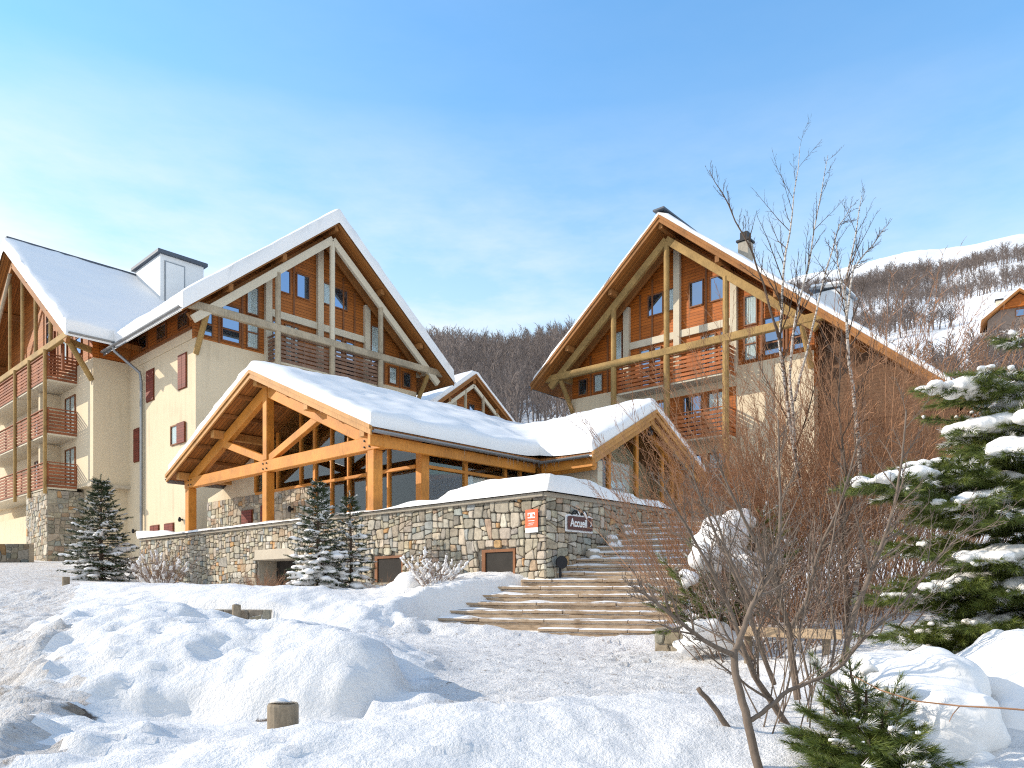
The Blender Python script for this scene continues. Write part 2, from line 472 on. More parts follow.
# rubble masonry: real stones, cells of a weighted Voronoi diagram, each with its own tone and relief
PALETTE = [((0.44, 0.37, 0.27), 5), ((0.50, 0.43, 0.325), 4), ((0.40, 0.36, 0.29), 4), ((0.32, 0.28, 0.22), 3),
           ((0.54, 0.33, 0.16), 0.7), ((0.43, 0.31, 0.21), 1.3), ((0.32, 0.325, 0.295), 1.8), ((0.57, 0.51, 0.40), 2)]
def clip(poly, nx, ny, c):
    out = []; n = len(poly)
    for i in range(n):
        p, q = poly[i], poly[(i+1) % n]
        dp, dq = nx*p[0]+ny*p[1]-c, nx*q[0]+ny*q[1]-c
        if dp <= 0: out.append(p)
        if dp*dq < 0:
            t = dp/(dp-dq); out.append((p[0]+(q[0]-p[0])*t, p[1]+(q[1]-p[1])*t))
    return out
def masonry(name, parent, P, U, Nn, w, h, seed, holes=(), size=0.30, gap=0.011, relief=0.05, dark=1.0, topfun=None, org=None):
    """stones on the rectangle P + u*U + v*z (0<u<w, 0<v<h), standing out along Nn"""
    rng = random.Random(seed)
    P, U, Nn, Z = Vector(P), Vector(U), Vector(Nn), Vector((0, 0, 1))
    def area(q):
        return abs(sum(q[k][0]*q[(k+1) % len(q)][1]-q[(k+1) % len(q)][0]*q[k][1] for k in range(len(q))))/2
    cells = []
    def split(q, target):
        A = area(q)
        if A < target or A < .004:
            cells.append(q); return
        x0, x1 = min(t[0] for t in q), max(t[0] for t in q); y0, y1 = min(t[1] for t in q), max(t[1] for t in q)
        big = A > .5
        hor = (y1-y0)*rng.uniform(.8, 1.25)*1.15 > (x1-x0)
        f = rng.uniform(.36, .64) if rng.random() < .8 else rng.uniform(.22, .78)
        cx_, cy_ = x0+(x1-x0)*f, y0+(y1-y0)*f
        a = rng.gauss(0, .07 if big else .17)
        nx, ny = (math.sin(a), math.cos(a)) if hor else (math.cos(a), math.sin(a))
        c = nx*cx_+ny*cy_
        for s in (1, -1):
            r = clip(q, s*nx, s*ny, s*c)
            if len(r) > 2: split(r, size*size*math.exp(rng.gauss(-.25, .62))*1.0)
    n0 = max(1, round(w/2.6))
    xs_ = [w*k/n0+(rng.uniform(-.3, .3) if 0 < k < n0 else 0) for k in range(n0+1)]
    tl = [rng.uniform(-.25, .25) if 0 < k < n0 else 0 for k in range(n0+1)]
    for k in range(n0):
        split([(xs_[k]-tl[k], 0), (xs_[k+1]-tl[k+1], 0), (xs_[k+1]+tl[k+1], h), (xs_[k]+tl[k], h)], size*size)
    verts, faces, tones = [], [], []
    cols = [c for c, k in PALETTE]; wts = [k for c, k in PALETTE]
    for poly in cells:
        if len(poly) < 3: continue
        gx = sum(p[0] for p in poly)/len(poly); gy = sum(p[1] for p in poly)/len(poly)
        if topfun and gy > topfun(gx): continue
        bad = False
        for (u0, u1, v0, v1) in holes:
            e = [(u0-gx, (1, 0, u0)), (gx-u1, (-1, 0, -u1)), (v0-gy, (0, 1, v0)), (gy-v1, (0, -1, -v1))]
            k = max(e, key=lambda t: t[0])
            if k[0] <= 0.02: bad = True; break
            poly = clip(poly, *k[1])
            if len(poly) < 3: bad = True; break
        if bad: continue
        # soften corners
        q = []
        n = len(poly)
        for k in range(n):
            a, b = poly[k], poly[(k+1) % n]
            c_ = rng.uniform(.06, .22); q += [(a[0]*(1-c_)+b[0]*c_, a[1]*(1-c_)+b[1]*c_), (a[0]*c_+b[0]*(1-c_), a[1]*c_+b[1]*(1-c_))]
        gx = sum(p[0] for p in q)/len(q); gy = sum(p[1] for p in q)/len(q)
        rad = sum(math.hypot(p[0]-gx, p[1]-gy) for p in q)/len(q)
        if rad < 0.03: continue
        k0 = max(0.5, 1-gap/rad*1.1); k1 = max(0.4, k0-0.022/rad)
        dep = relief*rng.uniform(0.55, 1.15)
        tx, ty = rng.uniform(-.08, .08), rng.uniform(-.08, .08)
        o = len(verts); m = len(q)
        rings = []
        for kk, dd in ((k0, -0.02), (k0, dep*.6), (k1, dep)):
            for (a, b) in q:
                u, v = gx+(a-gx)*kk, gy+(b-gy)*kk
                dz = dd + ((u-gx)*tx+(v-gy)*ty if dd > 0 else 0)
                verts.append(P+U*u+Z*v+Nn*dz)
        for ri in (0, 1):
            for k in range(m):
                faces.append((o+ri*m+k, o+ri*m+(k+1) % m, o+(ri+1)*m+(k+1) % m, o+(ri+1)*m+k))
        faces.append(tuple(o+2*m+k for k in range(m)))
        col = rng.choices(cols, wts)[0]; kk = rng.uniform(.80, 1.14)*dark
        tone = (col[0]*kk*rng.uniform(.96, 1.04), col[1]*kk, col[2]*kk*rng.uniform(.94, 1.06), 1); tones += [tone]*(3*m)
    mb = MB(); mb.v = verts; mb.f = faces
    ob = mb.build(name, M['stone'], parent, org)
    ca = ob.data.color_attributes.new('tone', 'FLOAT_COLOR', 'POINT')
    ca.data.foreach_set('color', np.array(tones, dtype=np.float32).ravel())
    return ob
# ------------------------------------------------------------------ camera, sun, sky
cam_d = bpy.data.cameras.new('camera'); cam = bpy.data.objects.new('camera', cam_d); COL.objects.link(cam)
cam_d.sensor_width = 36; cam_d.lens = F_/1024*36; cam_d.shift_y = (590-384)/1024
cam_d.clip_end = 6000; cam_d.clip_start = 0.05
cam.rotation_euler = (R_(90), 0, math.atan2(CA, SA)-R_(90))
SC.camera = cam

SUN = Vector((-0.63, 0.776, 0.505)).normalized()
sd = bpy.data.lights.new('sun', 'SUN'); so = bpy.data.objects.new('sun', sd); COL.objects.link(so)
sd.energy = 4.2; sd.angle = R_(0.5); sd.color = (1.0, 0.90, 0.76)
so.rotation_euler = (-SUN).to_track_quat('-Z', 'Y').to_euler()

wd = bpy.data.worlds.new('World'); SC.world = wd; wd.use_nodes = True
nt = wd.node_tree
bg = nt.nodes['Background']
sky = N(nt, 'ShaderNodeTexSky', sky_type='NISHITA')
sky.sun_disc = False
sky.sun_elevation = math.asin(SUN.z)
sky.sun_rotation = math.atan2(SUN.x, SUN.y)
sky.altitude = 0; sky.air_density = 1.6; sky.dust_density = 0.0; sky.ozone_density = 3.0
tc = N(nt, 'ShaderNodeTexCoord'); sep = N(nt, 'ShaderNodeSeparateXYZ')
nt.links.new(tc.outputs['Generated'], sep.inputs[0])
mp = N(nt, 'ShaderNodeMapping'); mp.inputs['Scale'].default_value = (1.2, 1.2, 4.2); mp.inputs['Rotation'].default_value = (0.15, 0.1, 0.4)
nt.links.new(tc.outputs['Generated'], mp.inputs[0])
c1 = noise(nt, mp.outputs[0], 1.7, 7, 0.62)
# thin high cloud, thicker towards the west-north-west horizon (world +y side)
low = ramp(nt, sep.outputs[2], [(0.17, 1.0), (0.34, 0.75), (0.54, 0.05)])
back = ramp(nt, math_(nt, 'ADD', math_(nt, 'MULTIPLY', math_(nt, 'ADD', math_(nt, 'MULTIPLY', sep.outputs[0], SA), math_(nt, 'MULTIPLY', sep.outputs[1], CA)), -0.5), 0.5), [(0.42, 0.0), (0.68, 0.72)])  # unseen white cloud added behind the camera to whiten the fill light
side = ramp(nt, math_(nt, 'ADD', math_(nt, 'MULTIPLY', math_(nt, 'SUBTRACT', math_(nt, 'MULTIPLY', sep.outputs[1], 0.68), math_(nt, 'MULTIPLY', sep.outputs[0], 0.55)), 0.5), 0.5), [(0.22, 0.35), (0.58, 1.0)])
wis = ramp(nt, c1, [(0.36, 0.25), (0.66, 1.0)])
cl = math_(nt, 'MULTIPLY', math_(nt, 'MULTIPLY', wis, low), side)
cl = math_(nt, 'MINIMUM', math_(nt, 'MULTIPLY', cl, 1.75), 0.95)
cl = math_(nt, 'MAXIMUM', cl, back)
hs = N(nt, 'ShaderNodeHueSaturation'); hs.inputs['Hue'].default_value = 0.503; hs.inputs['Saturation'].default_value = 1.26; hs.inputs['Value'].default_value = 1.68
nt.links.new(sky.outputs[0], hs.inputs['Color'])
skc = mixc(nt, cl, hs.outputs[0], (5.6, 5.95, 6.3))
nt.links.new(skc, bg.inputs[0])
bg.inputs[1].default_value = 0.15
SC.view_settings.view_transform = 'Standard'; SC.view_settings.look = 'None'
SC.view_settings.exposure = 0.24; SC.view_settings.gamma = 1.0
SC.view_settings.use_curve_mapping = False
SC.cycles.max_bounces = 6; SC.cycles.diffuse_bounces = 3; SC.cycles.transparent_max_bounces = 12
SC.cycles.use_denoising = False
SC.cycles.pixel_filter_type = 'BLACKMAN_HARRIS'; SC.cycles.filter_width = 1.15
SC.cycles.sample_clamp_indirect = 2.5
SC.cycles.use_adaptive_sampling = False

# ------------------------------------------------------------------ ground
CTRL = [(-20,-10,-1.6),(0,-10,-1.7),(20,-10,-1.3),(-8,3,-1.3),(0,3,-1.2),(6,3,-1.0),
 (0,4.4,-1.03),(-1.5,4.8,-.93),(-2.6,4.6,-1.06),(-.5,5.1,-.86),(0,5.4,-.85),(.7,5.9,-.87),(1.4,5.6,-.88),
 (-1.6,5.75,-1.14),(-.9,6.0,-1.06),(0,6.4,-1.0),(1,6.8,-.98),(-2.4,5.6,-1.15),
 (-2.5,6.35,-1.08),(-1.6,6.45,-1.08),(-3.3,6.2,-1.04),(-2.4,6.85,-.86),(-1.8,7.0,-.68),(-3.1,6.85,-.90),(-2.5,7.7,-.62),(-3.2,8.3,-.47),(-3.5,9.2,-.43),(-4.6,9.5,-.2),(-1.6,8.0,-.57),(-2.3,10,-.62),(-1.4,7.3,-.60),(-.7,7.3,-.98),(-.8,8.4,-.96),(-.8,6.7,-1.0),(-1.9,9.2,-.6),(-6,10.3,-.28),(-3.4,11.4,-.66),(-5.2,11.5,-.45),
 (-3.8,7.4,-.58),(-4.5,7.8,-.6),(-3.2,5.2,-1.02),(-4.2,6.0,-1.02),(-5.2,7.5,-.95),
 (-7.6,11,-.86),(-6.9,9.5,-.92),(-11,17,-.42),(-14.4,22,0.0),(-18,28,.55),(-20,32,.95),(-24.5,39,1.45),(-35,45,1.9),(-9,13,-.62),
 (-8,18,.14),(-10.5,19.5,.2),(-6.3,14.9,-.80),(-4.9,14.7,-.80),(-5.6,13.8,-.78),(-6.2,16.6,.0),(-4.8,16.5,-.04),(-6.9,13,-.66),(-8.0,14.8,-.45),
 (-16.4,30,.45),(-12,24,.1),(-4,20,.0),(-12,31,.3),(-19,36,1.2),
 (-3,14.2,-.5),(-2,15.2,-.22),(-.8,16,.02),(.3,16.6,.16),(-4.6,18,-.02),(-8.6,25,-.15),(-6,21.5,-.2),(-3.6,12.8,-.86),(-1.9,14.0,-.72),(-1.2,12.5,-.9),(-2.6,16.8,-.12),
 (0,8,-.97),(1,10,-.95),(1,13,-.93),(2.2,12.3,-.93),(2,8,-.95),(0,11.5,-.94),
 (1,16,-.2),(2.5,16,-.1),(2.5,18,.6),(2,20,1.2),(4,20,1.3),
 (2.4,6.5,-.95),(3.0,9,-.84),(2.2,5,-.95),(3.6,4.6,-.9),(4.6,6.6,-.62),(4,10.5,-.55),(6,12,-.12),(8,16,.55),(6.6,8.8,-.35),(5,15,.3),
 (12,14,.6),(10,22,1.7),(16,25,2.6),(20,40,7),(30,45,11),(0,45,2),(10,45,5),(-10,50,2.2),(-30,60,2.4),(30,20,3),(40,60,14),(0,60,10),(-4,30,.6),(10,32,1.9)]
_P = np.array([(a, b) for a, b, c in CTRL], float); _Z = np.array([c for a, b, c in CTRL], float)
def _phi(r): return np.sqrt(r*r+0.15)
_A = _phi(np.linalg.norm(_P[:, None]-_P[None], axis=2)) + np.eye(len(_P))*0.02
_n = len(_P)
_B = np.zeros((_n+3, _n+3)); _B[:_n, :_n] = _A; _B[:_n, _n] = 1; _B[:_n, _n+1:] = _P; _B[_n:, :_n] = _B[:_n, _n:].T
_C = np.linalg.solve(_B, np.concatenate([_Z, np.zeros(3)]))
def rbf(X, D):
    X = np.asarray(X, float); D = np.asarray(D, float); sh = X.shape
    q = np.stack([X.ravel(), D.ravel()], 1); out = np.zeros(len(q))
    for i in range(0, len(q), 20000):
        p = q[i:i+20000]
        out[i:i+20000] = _phi(np.linalg.norm(p[:, None]-_P[None], axis=2)) @ _C[:_n] + _C[_n] + p @ _C[_n+1:]
    return out.reshape(sh)

# far slopes: rise over distance by bearing (degrees right of the view axis)
RT = np.array([55, 75, 100, 150, 200, 250, 350, 600, 1000, 1500.])
FAR = {-180: [0, 0, .02, .04, .06, .08, .10, .12, .14, .15], -70: [.02, .02, .03, .04, .05, .05, .06, .06, .06, .06],
 -16: [.05, .06, .10, .14, .15, .14, .12, .10, .10, .10], -6.2: [.15, .215, .25, .295, .29, .26, .24, .2, .2, .2],
 -0.9: [.15, .205, .24, .288, .29, .27, .26, .22, .2, .2], 4.4: [.16, .21, .25, .30, .305, .30, .30, .27, .25, .25],
 15: [.18, .22, .27, .31, .34, .36, .38, .38, .37, .35], 23: [.19, .23, .275, .32, .355, .375, .395, .41, .425, .40],
 29: [.22, .26, .295, .345, .375, .39, .41, .43, .455, .43], 34.2: [.25, .29, .32, .37, .40, .415, .43, .45, .472, .45],
 50: [.22, .26, .30, .35, .38, .4, .41, .42, .43, .42], 90: [.05, .08, .12, .16, .2, .22, .24, .26, .28, .28], 180: [0, 0, .02, .04, .06, .08, .10, .12, .14, .15]}
_TH = np.array(sorted(FAR)); _TT = np.array([FAR[k] for k in sorted(FAR)])
def far(X, D):
    X = np.asarray(X, float); D = np.asarray(D, float)
    r = np.hypot(X, D); th = np.degrees(np.arctan2(X, D))
    k = np.clip(np.searchsorted(_TH, th)-1, 0, len(_TH)-2)
    w = (th-_TH[k])/(_TH[k+1]-_TH[k]); w = w*w*(3-2*w)
    lr = np.log(np.clip(r, 55, 1500)); L = np.log(RT)
    j = np.clip(np.searchsorted(L, lr)-1, 0, len(L)-2)
    u = (lr-L[j])/(L[j+1]-L[j])
    t = (_TT[k, j]*(1-u)+_TT[k, j+1]*u)*(1-w) + (_TT[k+1, j]*(1-u)+_TT[k+1, j+1]*u)*w
    z = t*r*np.maximum(np.cos(np.radians(th)), .55)
    return z + fbm(X*.02, D*.02, 5, 5)*np.clip(r-55, 0, 260)*0.028
def sstep(a, b, x):
    t = np.clip((x-a)/(b-a), 0, 1); return t*t*(3-2*t)

PATH = [(-.78,7.0),(-.6,6.4),(.6,6.4),(2.0,6.1),(2.4,7.5),(2.7,9),(2.75,13),(2.6,14),(-.2,14.9),(-1.7,14.6),(-2.9,13.0),(-3.5,12.2),(-2.6,11.0),(-1.6,10.4),(-.8,8.7)]
ROAD = [(-2.9,2),(-3.1,5.0),(-3.75,6.3),(-4.75,7.9),(-6.4,10.2),(-7.9,13),(-9.7,16.5),(-12.7,22),(-17.3,30.5),(-22.5,37.5),(-45,52),(-70,52),(-70,2)]
def inpoly(X, D, poly):
    ins = np.zeros(X.shape, bool); n = len(poly)
    for i in range(n):
        (x1, y1), (x2, y2) = poly[i], poly[(i+1) % n]
        c = ((y1 > D) != (y2 > D)) & (X < (x2-x1)*(D-y1)/(y2-y1+1e-12)+x1)
        ins ^= c
    return ins
def polydist(X, D, poly):
    d = np.full(X.shape, 1e9); n = len(poly)
    for i in range(n):
        a = np.array(poly[i]); b = np.array(poly[(i+1) % n]); e = b-a
        t = np.clip(((X-a[0])*e[0]+(D-a[1])*e[1])/(e@e), 0, 1)
        d = np.minimum(d, np.hypot(X-a[0]-e[0]*t, D-a[1]-e[1]*t))
    return d
def ridged(x, y, s):
    return (0.5-np.abs(fbm(x, y, s, 3)))*2-0.6
_fr = random.Random(55); FOOT = []
for _w in range(9):      # tracks of people walking between the foreground and the steps
    x0, d0, x1, d1 = _fr.uniform(-.6, 1.9), 6.2, _fr.uniform(-1.2, 2.2), 14.2
    n_ = int((d1-d0)/.62)
    for _k in range(n_):
        t_ = (_k+_fr.uniform(-.15, .15))/n_
        FOOT.append((x0+(x1-x0)*t_+(.11 if _k % 2 else -.11)+_fr.uniform(-.06, .06), d0+(d1-d0)*t_, math.pi/2-math.atan2(x1-x0, d1-d0)+_fr.uniform(-.25, .25), _fr.uniform(.5, 1.1)))
for _w in range(3):      # a few deeper ones across the bank at the left
    x0, d0, x1, d1 = _fr.uniform(-2.6, -1.6), 9.8, _fr.uniform(-3.6, -2.6), 13.4
    for _k in range(6):
        t_ = _k/6
        FOOT.append((x0+(x1-x0)*t_+(.12 if _k % 2 else -.12), d0+(d1-d0)*t_, _fr.uniform(1.2, 2.2), 2.0))
MOUND = [(-4.2,6.7),(-2.9,6.66),(-2.4,6.60),(-1.8,6.52),(-1.4,6.62),(-1.12,7.0),(-1.08,7.5),(-1.2,8.2),(-1.8,9.2),(-4.2,9.8)]
def ground_z(X, D):
    X = np.asarray(X, float); D = np.asarray(D, float)
    z = rbf(X, D)
    sp = np.where(inpoly(X, D, PATH), polydist(X, D, PATH), -polydist(X, D, PATH))
    sr = np.where(inpoly(X, D, ROAD), polydist(X, D, ROAD), -polydist(X, D, ROAD))
    near = np.exp(-np.maximum(D-16, 0)/14)
    onp = sstep(-.3, .5, sp)
    rough = (1-onp)
    z = z + rough*near*(fbm(X*.7+3, D*.7, 11, 3)*0.11 + fbm(X*2.3, D*2.3, 23, 3)*0.035 + fbm(X*6, D*6, 3, 3)*0.04 + np.abs(fbm(X*3.3, D*3.3, 13, 3))*0.07*np.exp(-((X+3.5)/3.5)**2) + (np.abs(fbm(X*5.3, D*5.3, 14, 2))+.6*np.abs(fbm(X*11, D*11, 15, 2)))*.055*np.clip(.45+1.6*fbm(X*.6, D*.6, 16, 2), .12, 1))
    # shovelled lumps on the mound and along the bank below the wall
    lump = np.exp(-(((X+3.2)/2.0)**2+((D-8.6)/2.0)**2)) + 1.3*np.exp(-(((X+2.0)/2.2)**2+((D-15.0)/1.4)**2))
    z = z + lump*(fbm(X*2.1, D*2.1, 77, 3)*0.17 + ridged(X*2.6+5, D*2.6, 88)*0.05)
    z = z + onp*(fbm(X*5, D*5, 9, 3)*0.035 + np.abs(fbm(X*8, D*8, 19, 2))*.03 + fbm(X*1.2, D*1.2, 8, 2)*.03)
    for (fx, fd, fa, fl) in FOOT:
        m = (np.abs(X-fx) < .3) & (np.abs(D-fd) < .3)
        if m.any():
            u = (X[m]-fx)*math.cos(fa)+(D[m]-fd)*math.sin(fa); w_ = -(X[m]-fx)*math.sin(fa)+(D[m]-fd)*math.cos(fa)
            e_ = np.sqrt((u/.15)**2+(w_/.06)**2)
            z[m] += fl*(-.045*np.exp(-e_**4)+.018*np.exp(-((e_-1.35)/.3)**2))
    edge = np.exp(-(sr/1.0)**2)*np.exp(-np.maximum(D-8, 0)/9)
    z = z + edge*np.maximum(fbm(X*4.1, D*4.1, 41, 3), -.1)*0.17
    z = z + sstep(-.2, .8, sr)*(fbm(X*2.2, D*1.4, 51, 4)*0.10 + fbm(X*8, D*8, 52, 3)*0.05)*near
    # the snow plough has cut the mound off steeply along its near and right sides
    jit = fbm(X*1.8, D*1.8, 91, 3)*.16
    sm = np.where(inpoly(X, D, MOUND), polydist(X, D, MOUND), -polydist(X, D, MOUND))+jit
    cm = sstep(-3.9, -3.2, X)*sstep(8.9, 7.9, D)*sstep(.95, .45, -sm)*sstep(5.3, 5.7, D)
    low = np.minimum(z, np.where(X > -1.3, -.97, -1.13)+fbm(X*3, D*3, 93, 3)*.06)
    z = z*(1-cm)+cm*(low+(z-low)*sstep(-.05, .16, sm))
    # drop in front of the low retaining wall, snow standing thick above it
    nw = D-(15.7-.176*(X+7.17)); ww = sstep(-7.6, -7.1, X)*sstep(-4.0, -5.2, X)
    k1 = ww*sstep(-1.9, -1.1, nw)*sstep(.04, -.03, nw)
    z = z*(1-k1)+k1*np.minimum(z, -.84)
    k2 = ww*sstep(.0, .09, nw)*sstep(1.6, .7, nw)
    z = z*(1-k2)+k2*np.maximum(z, -.30+.26*np.sqrt(np.clip(nw, 0, 1))+fbm(X*1.3, D*1.3, 95, 3)*.08)
    # keep clear of the flight of steps
    e = math.radians(19.3); t_ = (X-1.2)*math.cos(e)-(D-14.55)*math.sin(e); n_ = (X-1.2)*math.sin(e)+(D-14.55)*math.cos(e)
    lim = np.where(n_ < -.02, -.93, -1.0+.165*n_/.35)
    lf = -3.1+np.clip(n_-.3, 0, 9)*.75
    w = sstep(-.5, .05, t_-lf)*sstep(.3, 0, t_-2.6)*sstep(-1.2, -.3, n_)*sstep(6.5, 5.8, n_)
    z = np.where(z > lim, z*(1-w)+lim*w, z)
    r = np.hypot(X, D)
    k = sstep(42, 58, r)
    return z*(1-k) + far(X, D)*k
def gz(X, D): return float(ground_z(np.array([X]), np.array([D]))[0])
def on(X, D, dz=0): return W(X, D, gz(X, D)+dz)
def onpx(px, D, dz=0): return on((px-512)/F_*D, D, dz)

gx = np.concatenate([np.linspace(-75, -13, 50)[:-1], np.arange(-13, 8, .075), np.linspace(8, 75, 55)])
gd = np.concatenate([np.linspace(-40, 2.5, 20)[:-1], np.arange(2.5, 11, .06), np.arange(11, 20, .11), np.linspace(20, 75, 90)])
GX, GD = np.meshgrid(gx, gd, indexing='ij')
GZ = ground_z(GX, GD)
WX = GX*CA+GD*SA; WY = -GX*SA+GD*CA
V = np.stack([WX.ravel(), WY.ravel(), GZ.ravel()], 1)
dirt = np.zeros(GX.shape)
for px, py, D, rx, rd, a in ((75,730,6.2,.30,.22,.62),(130,735,6.15,.22,.14,.60),(235,728,6.2,.22,.08,.58),(315,726,6.2,.16,.07,.52),(5,690,6.7,.3,.6,.56),(435,735,6.3,.3,.15,.36),(30,660,8.5,.4,.6,.42),(10,600,14,.8,1.5,.36)):
    X = (px-512)/F_*D
    dirt = np.maximum(dirt, a*np.exp(-(((GX-X)/rx)**2+((GD-D)/rd)**2)))
_sm = np.where(inpoly(GX, GD, MOUND), polydist(GX, GD, MOUND), -polydist(GX, GD, MOUND))+fbm(GX*1.8, GD*1.8, 91, 3)*.16
foot_ = np.exp(-((_sm+.03)/.06)**2)*sstep(-3.9, -3.5, GX)*sstep(-1.3, -1.6, GX)*(GD < 7.2)
dirt = np.maximum(dirt, foot_*(.30+.42*fbm(GX*1.6, GX*0+3, 97, 2)))
idx = np.arange(GX.size).reshape(GX.shape)
Q = np.stack([idx[:-1, :-1], idx[1:, :-1], idx[1:, 1:], idx[:-1, 1:]], 2)
cx = (GX[:-1, :-1]+GX[1:, 1:])/2; cd = (GD[:-1, :-1]+GD[1:, 1:])/2
jx = fbm(cx*2.3, cd*2.3, 61, 4)*.4; jd = fbm(cx*2.3, cd*2.3, 67, 4)*.4
isp = inpoly(cx+jx, cd+jd, PATH); isr = inpoly(cx+jx, cd+jd, ROAD) & ~isp
for nm, mk, mt in (('ground', ~isp & ~isr, 'ground'), ('path', isp, 'path'), ('road', isr, 'road')):
    fq = Q[mk]; u = np.unique(fq); re = np.full(GX.size, -1); re[u] = np.arange(len(u))
    ob = mesh_np(nm, V[u], re[fq], M[mt], None, smooth=True, attrs={'dirt': dirt.ravel()[u]})
    tag(ob, {'ground': 'deep shovelled snow heaped round the buildings and the path', 'path': 'trodden grey snow path leading up to the steps',
             'road': 'dirty ploughed snow on the road at the far left'}[nm], {'ground': 'snow', 'path': 'path', 'road': 'road'}[nm], kind='structure')

# far terrain, full circle
th = np.radians(np.concatenate([np.arange(-180, -20, 4), np.arange(-20, 45, .5), np.arange(45, 180.1, 4)]))
rr = np.exp(np.linspace(math.log(56), math.log(1600), 90))
TH, RR = np.meshgrid(th, rr, indexing='ij')
HX, HD = RR*np.sin(TH), RR*np.cos(TH)
HZ = far(HX, HD) - 0.25
V = np.stack([(HX*CA+HD*SA).ravel(), (-HX*SA+HD*CA).ravel(), HZ.ravel()], 1)
idx = np.arange(HX.size).reshape(HX.shape)
Q = np.stack([idx[:-1, :-1], idx[1:, :-1], idx[1:, 1:], idx[:-1, 1:]], 2).reshape(-1, 4)
tag(mesh_np('hill', V, Q, M['hill'], None, smooth=True, attrs={'dirt': np.zeros(HX.size)}), 'snowy mountainside rising behind the chalets', 'hill', kind='structure')
# ------------------------------------------------------------------ building kit
def window(root, tf, s0, s1, z0, z1, kind='blue', d=0.0, vm=0, hm=0, fw=0.06, label=None, axis='x', fmat='frame'):
    """kind: blue (reflecting), curtain, shut (closed shutter), half (one shutter open)"""
    m = MB(tf)
    a, b = min(s0, s1), max(s0, s1)
    if kind == 'shut':
        m.box(a-.03, b+.03, d+.004, d+.03, z0-.03, z1+.03)
        w = m.build('window', M['frame'], root)
        mid = (a+b)/2
        if b-a > .7:
            for q0, q1 in ((a, mid-.008), (mid+.008, b)):
                MB(tf).box(q0, q1, d+.033, d+.075, z0, z1).build('shutter', M['shutter'], w, bevel=.006)
        else:
            MB(tf).box(a, b, d+.033, d+.075, z0, z1).build('shutter', M['shutter'], w, bevel=.006)
        return w
    D0, D1 = d-.03, d+.07
    m.box(a, a+fw, D0, D1, z0, z1); m.box(b-fw, b, D0, D1, z0, z1)
    m.box(a+fw, b-fw, D0, D1, z0, z0+fw); m.box(a+fw, b-fw, D0, D1, z1-fw, z1)
    for k in range(vm):
        c = a+(b-a)*(k+1)/(vm+1); m.box(c-.02, c+.02, D0+.05, D1-.01, z0+fw, z1-fw)
    for k in range(hm):
        c = z0+(z1-z0)*(k+1)/(hm+1); m.box(a+fw, b-fw, D0+.05, D1-.006, c-.03, c+.03)
    w = m.build('window', M[fmat], root)
    clear = kind in ('curtain', 'half')
    MB(tf).box(a+fw-.01, b-fw+.01, d+.028, d+.036, z0+fw-.01, z1-fw+.01).build('pane', M['clear' if clear else 'glass'], w)
    if kind == 'curtain':
        c = MB(tf)
        n = max(6, int((b-a)/.05)); n += n % 2
        pts = [(a+fw+(b-a-2*fw)*i/n, d+.012+(.007 if i % 2 else -.004)) for i in range(n+1)]
        for i in range(n):
            c.add([(pts[i][0], pts[i][1], z0+fw), (pts[i+1][0], pts[i+1][1], z0+fw), (pts[i+1][0], pts[i+1][1], z1-fw), (pts[i][0], pts[i][1], z1-fw)], [(0, 1, 2, 3)])
        c.build('curtain', M['sign_white'], w)
    if kind == 'half':
        MB(tf).box(a+fw, b-fw, d+.006, d+.012, z0+fw, z1-fw).build('curtain', M['sign_white'], w)
        MB(tf).box(a-.02, a+(b-a)*.5, d+.075, d+.11, z0-.01, z1+.01).build('shutter', M['shutter'], w, bevel=.006)
    return w

def balcony(root, tf, s0, s1, d0, d1, zf, mat, boards=5, hgt=1.05, sides=(True, True), zs=.24, cap=True, slabmat='plaster_pale', seed=0, posts=()):
    rng = random.Random(seed)
    sl = MB(tf).box(s0, s1, d0, d1-.03, zf-zs, zf).build('balcony', M[slabmat], root, bevel=.01)
    m = MB(tf)
    p = (hgt+.12)/boards
    def run(A, B, nd):
        for k in range(boards):
            z = zf-.16+p*k+p*.42
            j = rng.uniform(-.006, .006)
            m.beam((A[0]+nd[0]*j, A[1]+nd[1]*j, z), (B[0]+nd[0]*j, B[1]+nd[1]*j, z), .03, p*.68)
        L = math.hypot(B[0]-A[0], B[1]-A[1]); n = max(1, int(L/1.5))
        for k in range(n+1):
            t = k/n; x, y = A[0]+(B[0]-A[0])*t-nd[0]*.05, A[1]+(B[1]-A[1])*t-nd[1]*.05
            m.box(x-.035, x+.035, y-.035, y+.035, zf, zf+hgt-.02)
        if cap: m.beam((A[0], A[1], zf+hgt+.035), (B[0], B[1], zf+hgt+.035), .11, .045)
    run((s0, d1), (s1, d1), (0, 1))
    if sides[0]: run((s0, d0+.02), (s0, d1-.03), (-1, 0))
    if sides[1]: run((s1, d0+.02), (s1, d1-.03), (1, 0))
    m.build('railing', M[mat], sl)
    return sl

